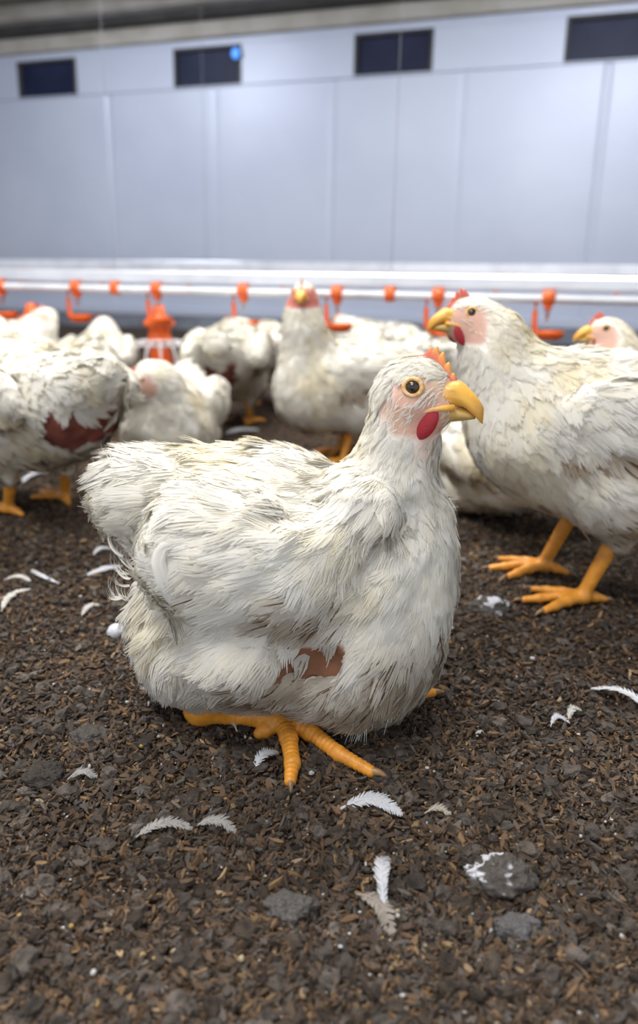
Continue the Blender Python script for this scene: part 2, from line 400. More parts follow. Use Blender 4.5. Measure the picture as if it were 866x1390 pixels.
def eye_mask(P, ho, HR, hs):
    q = ((P - ho) @ HR) / hs; q[:, 1] = np.abs(q[:, 1]); return (np.linalg.norm(q - np.array([.0065, .0232, .0090]), axis=1) < .0095) * 1.0 + (np.linalg.norm((q - np.array([.016, .018, -.019])) / np.array([.010, .012, .016]), axis=1) < 1) * 1.0
def build_plumage(root, field, V, Q, ctl, n, nb, nseg, rng, R0, headpos, skin, extra=None, split=None, stain=None, bareskin=None):
    ctr = np.array([c[0] for c in ctl], float)
    vals = np.array([list(unit(c[1])) + list(c[2:6]) for c in ctl], float)      # dir, L, W, lift, conform
    dens = lambda P: (lambda v: 1.0 / np.maximum(v[:, 3] * v[:, 4], 1e-6))(idw(P, ctr, vals)) * (1 - .99 * (bareskin(P) if bareskin else 0)) * (1 - .93 * skin(P))
    P = sample_surface(V, Q, n, rng, dens); v = idw(P, ctr, vals)
    kf = np.clip(skin(P) * 1.6, 0, 1); v[:, 3] = v[:, 3] * (1 - kf) + .0070 * kf; v[:, 4] = v[:, 4] * (1 - kf) + .00045 * kf; v[:, 5] = v[:, 5] * (1 - kf) + .3 * kf
    D = v[:, :3] + .22 * rng.normal(size=(n, 3))
    sw = fbm(P * 38, 2, 7) - .5; D = D + 1.1 * sw[:, None] * np.cross(unit(v[:, :3]), field.grad(P))
    if bareskin is not None:
        keep = ((bareskin(P + unit(v[:, :3]) * (v[:, 3] * .55)[:, None]) < .5) & (bareskin(P + unit(v[:, :3]) * (v[:, 3] * .85)[:, None]) < .7)) | ((rng.random(n) < (.03 if extra is None else 0)) & (v[:, 3] > .02)); P, v, D = P[keep], v[keep], D[keep]; n = len(P)
    L = v[:, 3] * (.7 + .6 * rng.random(n)); W = v[:, 4] * (.7 + .6 * rng.random(n))
    lift = v[:, 5] * (.5 + 1.0 * rng.random(n)); conf = v[:, 6]
    wild = rng.random(n) < .03; lift = np.where(wild, lift * 1.7, lift)
    cr = (.75 * sstep(.46, .74, fbm(P * 16, 3, 3)) + .35 * rng.random(n) ** 3)[:, None]
    col = WHITE * (1 - cr) + CREAM * cr
    col = col * (.93 + .1 * rng.random((n, 1)))
    st = np.zeros(n)
    if stain is not None:
        st, sc = stain(P); k = (st * (.4 + .6 * rng.random(n)))[:, None]; col = col * (1 - k) + sc * k
        st = .20 * sstep(.15, .5, st) * (fbm(P * 45, 2, 11) > .48)
    grp = split(P) if split is not None else np.zeros(n, int)
    for gi, nm in enumerate(('plumage', 'wing_feathers', 'tail_feathers')):
        s_ = grp == gi
        if s_.sum() < 5: continue
        Vv, Qq, Cc, Nn = tufts(field, P[s_], D[s_], L[s_], W[s_], lift[s_], conf[s_], col[s_], nb, nseg, rng, st[s_])
        if extra is not None and gi == 0:
            for e in extra(rng):
                Qq = np.concatenate([Qq, e[1] + len(Vv)]); Vv = np.concatenate([Vv, e[0]]); Cc = np.concatenate([Cc, e[2]]); Nn = np.concatenate([Nn, e[3]])
        o = mesh(nm, Vv, Qq, M_FEATHER, root, Cc, nrm=Nn); o['kind'] = 'stuff'

def face_skin(P, ho, HR, hs):
    """1 on the bare pink face, 0 elsewhere (head frame)."""
    q = ((P - ho) @ HR) / hs
    f = sstep(-.016, -.004, q[:, 0]) * sstep(.020, .012, q[:, 2]) * sstep(-.034, -.026, q[:, 2]) * sstep(.058, .046, np.linalg.norm(q, axis=1))
    ear = np.exp(-(((q[:, 0] + .016) / .006) ** 2 + ((q[:, 2] + .010) / .011) ** 2)) * (np.linalg.norm(q, axis=1) < .042)
    return np.clip(f * .9 + .8 * ear, 0, 1)

def chicken(label, base, rz, s=1.0, sit=False, neck=None, head=None, seed=1, n=2200, nb=6, nseg=2, h=.006, legs=True, raw=None, facecol=None,
            stance=0.0, legx=0.0, hocklean=-.018, dirt=1.0, body_pitch=0.06, claws=False, leg_tint=1.0, lift=0.0, breast=(.095, .185, .098, .105)):
    """A white broiler in its own frame: x towards the head, z up, feet at the origin; s scales it."""
    rng = np.random.default_rng(seed)
    root = empty('chicken', (base[0], base[1], base[2] if len(base) > 2 else 0), rz)
    tag(root, label, 'chicken', 'white chickens on the litter')
    dz = -.072 if sit else lift
    z = lambda *p: np.array([p[0], p[1], p[2] + dz]) * s
    r = lambda *p: np.array(p) * s
    bp = Ry(body_pitch)
    neck = neck or [(.125, 0, .265), (.155, 0, .315), (.165, 0, .350)]
    hp, hyaw, hpit = head or ((.178, 0, .372), 0.0, 0.0)
    ho, HR = head_frame(z(*hp), hyaw, hpit)
    pr = [('e', z(0, 0, .200), r(.175, .108, .108), .02 * s, bp),
          ('e', z(breast[0], 0, breast[1]), r(breast[2], .096, breast[3]), .04 * s),
          ('e', z(.0, 0, .147), r(.11, .082, .055), .04 * s),
          ('e', z(-.13, 0, .215), r(.095, .082, .082), .04 * s),
          ('e', z(-.215, 0, .250), r(.060, .040, .036), .04 * s, Ry(-.45))]
    nk = [(.085, 0, .225)] + list(neck) + [tuple(np.asarray(hp) - np.array([.012, 0, .006]))]
    rd = np.interp(np.linspace(0, 1, len(nk)), [0, .3, .65, 1], [.080, .058, .037, .024])
    for i in range(len(nk) - 1): pr.append(('c', z(*nk[i]), z(*nk[i + 1]), .03 * s, rd[i] * s, rd[i + 1] * s))
    pr += [('e', ho, r(.033, .025, .028), .012 * s, HR), ('e', ho + HR @ r(.012, 0, -.006), r(.024, .0170, .018), .010 * s, HR)]
    for sd in (1, -1):
        pr.append(('e', z(-.040, sd * .097, .232), r(.130, .030, .056), .008 * s, Rz(-sd * .06) @ Ry(.08)))
        pr.append(('e', z(.000, sd * .060, .137), r(.060, .045, .056), .02 * s))
        if not sit: pr.append(('c', z(.0, sd * .057, .11), z(-.012, sd * .053, .068), .016 * s, .034 * s, .015 * s))
    lo = np.array([-.33, -.16, -.02 if not sit else .0]) * s; hi = np.array([.28, .16, .45]) * s
    lo[1] = min(lo[1], ho[1] - .07 * s); hi[1] = max(hi[1], ho[1] + .07 * s); hi[0] = max(hi[0], ho[0] + .07 * s); hi[2] = max(hi[2], ho[2] + .06 * s); lo[2] = -.02
    fld = Field(pr, lo, hi, h, lambda g: .010 * s * (fbm(g * 24 / s, 2, seed) - .5) * sstep(.035, .085, np.linalg.norm(g - ho, axis=1) / s))
    V, Q = fld.mesh()
    rawp = [np.asarray(p[0]) * s + np.array([0, 0, dz * s]) for p in raw] if raw else []
    rawr = [p[1] * s for p in raw] if raw else []
    def rawmask(P):
        m = np.zeros(len(P))
        for c, rr in zip(rawp, rawr): m = np.maximum(m, sstep(1.15, .75, np.linalg.norm(P - c, axis=1) / rr + .5 * (fbm(P * 40, 2, 5) - .5)))
        return m
    skin = lambda P: np.maximum(face_skin(P, ho, HR, s), rawmask(P))
    col = np.tile(WHITE * .97, (len(V), 1)); fs = face_skin(V, ho, HR, s)[:, None]; rm = rawmask(V)[:, None]
    col = col * (1 - fs) + (PINK if facecol is None else np.array(facecol)) * fs; rr = RAW * (.15 + 1.8 * fbm(V * 55, 3, 9))[:, None]; col = col * (1 - rm) + rr * rm
    # legs and feet belong to the same body
    allV, allQ, allC, idx = [V], [Q], [col], [np.zeros(len(Q), int)]
    if legs and not sit:
        for li, sd in enumerate((1, -1)):
            ox = legx + (stance if sd > 0 else -stance)
            hock = r(hocklean + ox, sd * .052, .078 + .8 * lift); foot = r(.004 + ox, sd * .055, .012)
            ts = []
            for ang, ln in ((0.05, .078), (.55, .066), (-.55, .066)):
                d = np.array([math.cos(ang * 1.0), math.sin(ang), 0]); p0 = foot
                ts.append([p0, p0 + d * ln * .4 * s + r(0, 0, -.001), p0 + d * ln * .72 * s + r(0, 0, -.004), p0 + d * ln * s + r(0, 0, -.0075)])
            ts.append([foot, foot + r(-.018, -sd * .006, -.002), foot + r(-.034, -sd * .010, -.007)])
            Vl, Ql = leg_mesh(r(-.0 + ox * .5, sd * .055, .115 + lift), hock, foot, ts, s, .0022 if claws else .003)
            o = sum(len(a) for a in allV); allV.append(Vl); allQ.append(Ql + o); idx.append(np.ones(len(Ql), int))
            lc = LEGC * (.75 + .5 * fbm(Vl * 110, 2, 4))[:, None] * leg_tint; allC.append(lc)
            if claws:
                for tp in ts: claw(root, tp[-1], tp[-1] - tp[-2], s)
    mesh('body', np.concatenate(allV), np.concatenate(allQ), None, root, np.concatenate(allC), mats=[M_SKIN, M_LEG], midx=np.concatenate(idx))
    ctl = [(z(*np.asarray(hp) + (0, 0, .01)), HR @ np.array([-1, 0, -.25]), .010 * s, .0024 * s, .07, 1),
           (z(*neck[-1]), (-.25, 0, -1), .019 * s, .0045 * s, .12, .95), (z(*neck[0]), (-.45, 0, -.9), .030 * s, .007 * s, .14, .95),
           (z(.17, 0, .18), (-.35, 0, -.95), .028 * s, .008 * s, .10, .95), (z(.1, .09, .18), (-.6, 0, -.8), .034 * s, .009 * s, .10, .95),
           (z(.1, -.09, .18), (-.6, 0, -.8), .034 * s, .009 * s, .10, .95), (z(-.02, 0, .30), (-1, 0, -.05), .042 * s, .010 * s, .09, .95),
           (z(-.04, .12, .215), (-1, 0, -.16), .055 * s, .012 * s, .08, .9), (z(-.04, -.12, .215), (-1, 0, -.16), .055 * s, .012 * s, .08, .9),
           (z(0, 0, .08), (-1, 0, -.05), .024 * s, .009 * s, .14, .9), (z(-.1, .08, .15), (-.8, 0, -.5), .035 * s, .009 * s, .18, .9),
           (z(-.1, -.08, .15), (-.8, 0, -.5), .035 * s, .009 * s, .18, .9), (z(-.2, 0, .20), (-.7, 0, -.7), .040 * s, .010 * s, .22, .8),
           (z(-.26, 0, .275), (-1, 0, .25), .055 * s, .011 * s, .18, .5)]
    def split(P):
        g = np.zeros(len(P), int); q = P / s - np.array([0, 0, dz])
        g[(np.abs(q[:, 1]) > .075) & (q[:, 0] > -.17) & (q[:, 0] < .08) & (q[:, 2] > .155) & (q[:, 2] < .28)] = 1
        g[q[:, 0] < -.19] = 2
        return g
    def stain(P):
        q = P / s - np.array([0, 0, dz]); nz = fbm(P * 22, 3, seed + 20)
        a = sstep(.19, .10, q[:, 2]) * sstep(.42, .62, nz) * .55
        b = np.exp(-((q[:, 2] - (.186 + .10 * (q[:, 0] + .04))) / .010) ** 2) * (np.abs(q[:, 1]) > .06) * (q[:, 0] < .09) * sstep(.30, .52, nz) * .9
        return np.clip((a + b) * dirt, 0, .9), DIRT
    build_plumage(root, fld, V, Q, ctl, n, nb, nseg, rng, None, ho, (lambda Pt: face_skin(Pt, ho, HR, s) * (1 if facecol is None else 1.09)), split=split, stain=stain, bareskin=lambda Pt: np.maximum(rawmask(Pt), eye_mask(Pt, ho, HR, s)))
    if DBG: q = np.array(Rz(rz) @ ho + np.array([base[0], base[1], 0])) - CAM; print('HEAD', label[:50], 433 + 1000 * (q @ RT) / (q @ fw), 650 - 1000 * (q @ UP) / (q @ fw))
    build_head(root, ho, HR, s, tip=(.62, .13, .07))
    return root

# ------------------------------------------------------------------ the house: wall, windows, ceiling
WANG = -math.atan2(1, 3.184)                    # the long wall runs away to the left
WB = at(433, 453, 1.0); WB = ground(433, 453)                          # a point of the wall foot
WD = np.array([math.cos(WANG), math.sin(WANG), 0]); WN = np.array([math.sin(WANG), -math.cos(WANG), 0])   # along it, and out of it to the room
def wall_uz(px, py, off=0.0):
    """Where a pixel's ray meets the wall plane: (metres along, height)."""
    d = ray(px, py); o = np.array([WB[0], WB[1], 0]) + WN * off
    t = ((o - CAM) @ WN) / (d @ WN); p = CAM + d * t
    return float((p - o) @ WD), float(p[2])
def on_wall(V):                                  # (along, out, up) -> world
    V = np.asarray(V, float); return np.array([WB[0], WB[1], 0]) + V[:, :1] * WD + V[:, 1:2] * WN + V[:, 2:3] * np.array([0, 0, 1.0])
def wall_box(u0, u1, v0, v1, z0, z1, b=.004):
    V, F = box((u0, v0, z0), (u1, v1, z1), b); return on_wall(V), [f[:, ::-1] for f in F]

M_PANEL = material('white_steel_panel', (.50, .54, .645), .40, metallic=.1, mix=((.45, .49, .60), 1.3, 3, .35, .65), bump=(3, .004), spec=.5)
M_FRAME = material('pale_frame', (.46, .47, .50), .5, mix=((.36, .36, .38), 6, 3, .4, .7))
M_GLASS = material('night_glass', (.010, .014, .040), .45, spec=.2, mix=((.03, .035, .08), 2.0, 2, .4, .7))
M_CEIL = material('dusty_ceiling', (.30, .28, .25), .8, mix=((.18, .165, .15), 2.2, 4, .4, .65))
M_BEIGE = material('beige_beam', (.42, .40, .36), .6, mix=((.33, .30, .25), 5, 3, .4, .7))
M_DARK = material('dark_frame_and_shade', (.035, .034, .036), .6, mix=((.06, .055, .05), 6, 2, .4, .7))  # window frames, and the strip coloured as the shade under the ceiling
M_CONC = material('grey_concrete', (.22, .24, .28), .8, mix=((.14, .15, .18), 7, 4, .35, .65))

U0, U1 = -7.5, 6.5
win = [((24, 80), (104, 134)), ((235, 63), (327, 120)), ((480, 42), (587, 104)), ((768, 18), (900, 82))]
wz0 = np.mean([wall_uz((a[0] + b[0]) / 2, b[1])[1] for a, b in win]); wz1 = np.mean([wall_uz((a[0] + b[0]) / 2, a[1])[1] for a, b in win])
wus = [(wall_uz(a[0], (a[1] + b[1]) / 2)[0], wall_uz(b[0], (a[1] + b[1]) / 2)[0]) for a, b in win]
pitch_u = (wus[3][0] - wus[0][0]) / 3; wid_u = np.mean([b - a for a, b in wus[:3]])
wus = [(wus[0][0] + k * pitch_u, wus[0][0] + k * pitch_u + wid_u) for k in range(4)]
ZT = wz1 + .11
parts = []
# panel sheet below the windows with shallow ribs, then the piers between windows
SEAM = pitch_u * 1.307
def ribbed(u0, u1, z0, z1):
    us = []
    e = .0
    for k in range(-9, 10):
        c = wall_uz(450, 230)[0] + k * SEAM * .5
        dpt = .007 if k % 2 == 0 else .002
        us += [(c - .030, 0), (c - .010, -dpt), (c + .010, -dpt), (c + .030, 0)]
    us = [(u0, 0)] + [q for q in us if u0 < q[0] < u1] + [(u1, 0)]
    A = np.array([[q[0], q[1], z0] for q in us] + [[q[0], q[1], z1] for q in us]); n = len(us); i = np.arange(n - 1)
    Bk = np.array([[u0, -.08, z0], [u1, -.08, z0], [u1, -.08, z1], [u0, -.08, z1]])
    V = np.concatenate([A, Bk]); Q = np.stack([i, i + n, i + n + 1, i + 1], 1)[:, ::-1]
    o = 2 * n; Q = np.concatenate([Q, [[o, o + 1, o + 2, o + 3], [n, 2 * n - 1, o + 2, o + 3], [0, n - 1, o + 1, o]]])
    return on_wall(V), [Q]
parts.append(ribbed(U0, U1, -.02, wz0))
edges = [U0] + [e for q in wus for e in q] + [U1]
for k in range(0, len(edges), 2): parts.append(wall_box(edges[k], edges[k + 1], -.08, 0, wz0, wz1, .002))
parts.append(wall_box(U0, U1, -.08, 0, wz1, ZT, .002))
V, F = join(parts); structure(mesh('wall_back', V, F, M_PANEL, smooth=False))
for k, (a, b) in enumerate(wus):
    o = structure(empty('window_%d' % (k + 1), on_wall([[(a + b) / 2, 0, wz0]])[0], WANG))
    def loc(VF):
        V, F = VF; q = V - np.array(o.location); return q @ Rz(WANG), F
    fr = join([loc(wall_box(a, b, -.055, .006, wz0, wz0 + .022)), loc(wall_box(a, b, -.055, .006, wz1 - .022, wz1)),
               loc(wall_box(a, a + .022, -.055, .006, wz0, wz1)), loc(wall_box(b - .022, b, -.055, .006, wz0, wz1))])
    mesh('window_frame', *fr, M_DARK, o, smooth=False)
    mesh('window_pane', *loc(wall_box(a + .02, b - .02, -.05, -.035, wz0 + .02, wz1 - .02, .001)), M_GLASS, o, smooth=False)
# cable tray line under the windows, kerb at the foot, cornice, dark strip for the shadow gap, ceiling
z_line = wall_uz(433, 108)[1]
structure(mesh('trim_1', *wall_box(U0, U1, 0, .012, z_line - .005, z_line + .005, .002), M_PANEL, smooth=False))
structure(mesh('baseboard_back', *wall_box(U0, U1, 0, .05, -.02, .095, .01), M_CONC, smooth=False))
structure(mesh('trim_5', *wall_box(U0, U1, 0, .06, .095, .165, .012), M_PANEL, smooth=False))
structure(mesh('trim_2', *wall_box(U0, U1, 0, .05, wz1 + .045, wz1 + .15, .01), M_BEIGE, smooth=False))
structure(mesh('gap_shade_strip', *wall_box(U0, U1, .01, .16, wz1 + .155, wz1 + .245, .01), M_DARK, smooth=False))  # dark box stands in for the shade of the gap above the cornice
structure(mesh('trim_4', *wall_box(U0, U1, .16, .30, wz1 + .19, wz1 + .30, .02), M_BEIGE, smooth=False))
structure(mesh('ceiling', *wall_box(U0, U1, -.08, 6.2, wz1 + .30, wz1 + .36, .01), M_CEIL, smooth=False))
for k, v in enumerate((.95, 2.2)):
    structure(mesh('beam_%d' % (k + 1), *wall_box(U0, U1, v, v + .10, wz1 + .19, wz1 + .31, .012), M_BEIGE, smooth=False))
# added glowing blob standing for a blue light reflected in the second window
u_, z_ = wall_uz(319, 72, .05)
lr = tag(empty('reflection_glow', on_wall([[u_, .03, z_]])[0], WANG), 'small round blue reflection, added as a glow, at the upper corner of the second dark window', 'reflection')
M_BLUE = material('blue_glow', (.02, .1, .4), .4); M_BLUE.node_tree.nodes['Principled BSDF'].inputs['Emission Color'].default_value = (.10, .34, 1, 1)
M_BLUE.node_tree.nodes['Principled BSDF'].inputs['Emission Strength'].default_value = .55
V, F = ellipsoid((0, -.012, 0), (.030, .02, .036)); mesh('glow_blob', V, F, M_BLUE, lr)
V, F = tube([(0, .045, 0), (0, .02, 0), (0, .0, 0)], [.034, .038, .034], 20); mesh('glow_backing', V, F, M_DARK, lr)

# ------------------------------------------------------------------ the litter floor
def fl_h(x, y):
    P = np.stack([x, y, np.zeros_like(x)], 1); near = 1 / (1 + (np.maximum(y, .2) / 1.6) ** 2)
    return .030 * (fbm(P * 3.1, 3, 31) - .5) * near + .012 * (fbm(P * 16, 2, 33) - .5) * near + .010 * (fbm(P * 60, 3, 37) - .5) * near - .004
M_LITTER = material('litter_ground', (.070, .046, .031), .9, mix=((.030, .021, .016), 55, 6, .38, .62), bump=(190, .006), spec=.25)
_b = M_LITTER.node_tree; _n = _b.nodes.new('ShaderNodeTexNoise'); _n.inputs['Scale'].default_value = 170; _n.inputs['Detail'].default_value = 3
_tc = _b.nodes.new('ShaderNodeTexCoord'); _b.links.new(_tc.outputs['Object'], _n.inputs['Vector'])
_mr = _b.nodes.new('ShaderNodeMapRange'); _mr.inputs[1].default_value = .56; _mr.inputs[2].default_value = .70; _b.links.new(_n.outputs['Fac'], _mr.inputs[0])
_mx = _b.nodes.new('ShaderNodeMix'); _mx.data_type = 'RGBA'; _mx.inputs[7].default_value = (.17, .10, .05, 1)
_pb = _b.nodes['Principled BSDF']; _old = _pb.inputs['Base Color'].links[0].from_socket
_b.links.new(_old, _mx.inputs[6]); _b.links.new(_mr.outputs[0], _mx.inputs[0]); _b.links.new(_mx.outputs[2], _pb.inputs['Base Color'])
ny, nx = 330, 300
ys = .12 * (9.6 / .12) ** (np.linspace(0, 1, ny)); us = np.linspace(-1, 1, nx)
Xg = us[None] * (.62 * ys + .75)[:, None]; Xg = np.where(np.abs(us)[None] > .999, np.sign(us)[None] * 7.5, Xg); Yg = np.repeat(ys[:, None], nx, 1)
V = np.stack([Xg.ravel(), Yg.ravel(), fl_h(Xg.ravel(), Yg.ravel())], 1)
I = (np.arange(ny - 1)[:, None] * nx + np.arange(nx - 1)[None]).ravel(); Q = np.stack([I, I + 1, I + nx + 1, I + nx], 1)
structure(mesh('floor', V, Q, M_LITTER))

M_CHIP = material('wood_chip', (.15, .09, .05), .75, attr=True, spec=.3)
def scatter_xy(n, rng, y0, y1, pw=1.0):
    """Random ground points, thinning out with distance."""
    t = rng.random(n)
    y = y0 * (y1 / y0) ** t if pw == 1 else (y0 ** (1 - pw) + t * (y1 ** (1 - pw) - y0 ** (1 - pw))) ** (1 / (1 - pw))
    x = (rng.random(n) * 2 - 1) * (.60 * y + .30)
    return x, y
rng = np.random.default_rng(5)
# flat slivers of husk and shavings
n = 125000; x, y = scatter_xy(n, rng, .30, 2.6, 1.25); L = (.0018 + .0056 * rng.random(n) ** 2.0) * (1 + .25 * (y > 1)); W = L * (.13 + .27 * rng.random(n)); T = .0005 + .0012 * rng.random(n)
yaw = rng.random(n) * 6.283; pit = rng.normal(size=n) * .38; rol = rng.normal(size=n) * .5
t5 = np.array([-1, -.35, .35, 1.0]); wd = np.array([.35, 1, .95, .25]); prof = []
for i, (tt, ww) in enumerate(zip(t5, wd)):
    for sy, sz in ((-1, -1), (1, -1), (1, 1), (-1, 1)): prof.append((tt, sy * ww, sz, tt ** 2 * .25))
prof = np.array(prof); q = prof[None] * np.stack([L, W, T, L], 1)[:, None]
q = np.stack([q[..., 0], q[..., 1], q[..., 2] + q[..., 3] * rng.normal(size=(n, 1)) * .6], -1)
cr, sr = np.cos(rol)[:, None], np.sin(rol)[:, None]; q = np.stack([q[..., 0], q[..., 1] * cr - q[..., 2] * sr, q[..., 1] * sr + q[..., 2] * cr], -1)
cp, sp = np.cos(pit)[:, None], np.sin(pit)[:, None]; q = np.stack([q[..., 0] * cp - q[..., 2] * sp, q[..., 1], q[..., 0] * sp + q[..., 2] * cp], -1)
cy, sy = np.cos(yaw)[:, None], np.sin(yaw)[:, None]; q = np.stack([q[..., 0] * cy - q[..., 1] * sy, q[..., 0] * sy + q[..., 1] * cy, q[..., 2]], -1)
zz = fl_h(x, y) + .0008 + .003 * rng.random(n); V = (q + np.stack([x, y, zz], 1)[:, None]).reshape(-1, 3)
fq = []
for s_ in range(3):
    for k in range(4): fq.append([s_ * 4 + k, s_ * 4 + (k + 1) % 4, s_ * 4 + 4 + (k + 1) % 4, s_ * 4 + 4 + k])
fq += [[3, 2, 1, 0], [12, 13, 14, 15]]
Q = (np.array(fq)[None] + (np.arange(n) * 16)[:, None, None]).reshape(-1, 4)
pal = np.array([[.080, .052, .032], [.125, .074, .038], [.052, .035, .024], [.066, .055, .047], [.19, .118, .058], [.034, .025, .019], [.10, .083, .068], [.27, .19, .11]])
ci = rng.choice(len(pal), n, p=[.24, .12, .24, .16, .045, .13, .055, .01]); C = .95 * pal[ci] * (.7 + .6 * rng.random((n, 1)))
patch = fbm(np.stack([x, y, 0 * x], 1) * 9, 3, 77)[:, None]; C = C * (.75 + .5 * patch)
o = mesh('wood_shavings', V, Q, M_CHIP, None, np.repeat(C, 16, 0), smooth=False)
o['kind'] = 'stuff'; o['label'] = 'brown husk and shavings strewn over the litter'
# crumbly grey-brown clumps
def lump(sub=1):
    import bmesh
    bm = bmesh.new(); bmesh.ops.create_icosphere(bm, subdivisions=sub, radius=1.0)
    V = np.array([v.co[:] for v in bm.verts]); F = np.array([[v.index for v in f.verts] for f in bm.faces]); bm.free(); return V, F
LV, LF = lump(2); _r = np.random.default_rng(9)
n = 10000; x, y = scatter_xy(n, rng, .30, 3.2, 1.35); R_ = .0014 + .0052 * rng.random(n) ** 3.2
var = [np.stack([LV[:, i] * (1 + .0) for i in range(3)], 1) * (.25 + 1.25 * fbm(LV * 2.3 + 11 * k, 3, k) + .22 * _r.random(len(LV)))[:, None] for k in range(12)]
kk = rng.integers(0, 12, n); A = np.array(var)[kk] * (R_[:, None] * (.7 + .6 * rng.random((n, 3))) * np.array([1.15, 1.15, .8]))[:, None]
yaw = rng.random(n) * 6.283; cy, sy = np.cos(yaw)[:, None], np.sin(yaw)[:, None]
A = np.stack([A[..., 0] * cy - A[..., 1] * sy, A[..., 0] * sy + A[..., 1] * cy, A[..., 2]], -1)
V = (A + np.stack([x, y, fl_h(x, y) + R_ * .35 + .001], 1)[:, None]).reshape(-1, 3); F = (LF[None] + (np.arange(n) * len(LV))[:, None, None]).reshape(-1, 3)
pal = np.array([[.075, .062, .052], [.055, .042, .032], [.095, .078, .066], [.042, .030, .023], [.12, .10, .088]])
C = pal[rng.choice(5, n, p=[.34, .28, .2, .12, .06])] * .88 * (.75 + .5 * rng.random((n, 1)))
white = (rng.random(n) < .012) & (R_ < .0028); C[white] = np.array([.55, .54, .54])
M_CLUMP = material('crumb', (.08, .065, .055), .85, attr=True, spec=.25, bump=(700, .002))
Cv = np.repeat(C, len(LV), 0) * (.45 + 1.1 * rng.random((n * len(LV), 1)))
o = mesh('litter_crumbs', V, F, M_CLUMP, None, Cv, smooth=False); o['kind'] = 'stuff'; o['label'] = 'dark crumbs of dried litter scattered over the floor'
# pale specks and flecks
n = 1200; x, y = scatter_xy(n, rng, .30, 3.0, 1.3); R_ = .0007 + .0018 * rng.random(n) ** 3
SV, SF = lump(1); A = SV[None] * (R_[:, None] * (.5 + 1.0 * rng.random((n, 3))))[:, None]
V = (A + np.stack([x, y, fl_h(x, y) + .003 + .003 * rng.random(n)], 1)[:, None]).reshape(-1, 3); F = (SF[None] + (np.arange(n) * len(SV))[:, None, None]).reshape(-1, 3)
C = np.array([[.50, .49, .48], [.36, .30, .2], [.45, .30, .10]])[rng.choice(3, n, p=[.55, .3, .15])]
o = mesh('pale_flecks', V, F, M_CLUMP, None, np.repeat(C, len(SV), 0)); o['kind'] = 'stuff'; o['label'] = 'tiny pale flecks and grains among the litter'

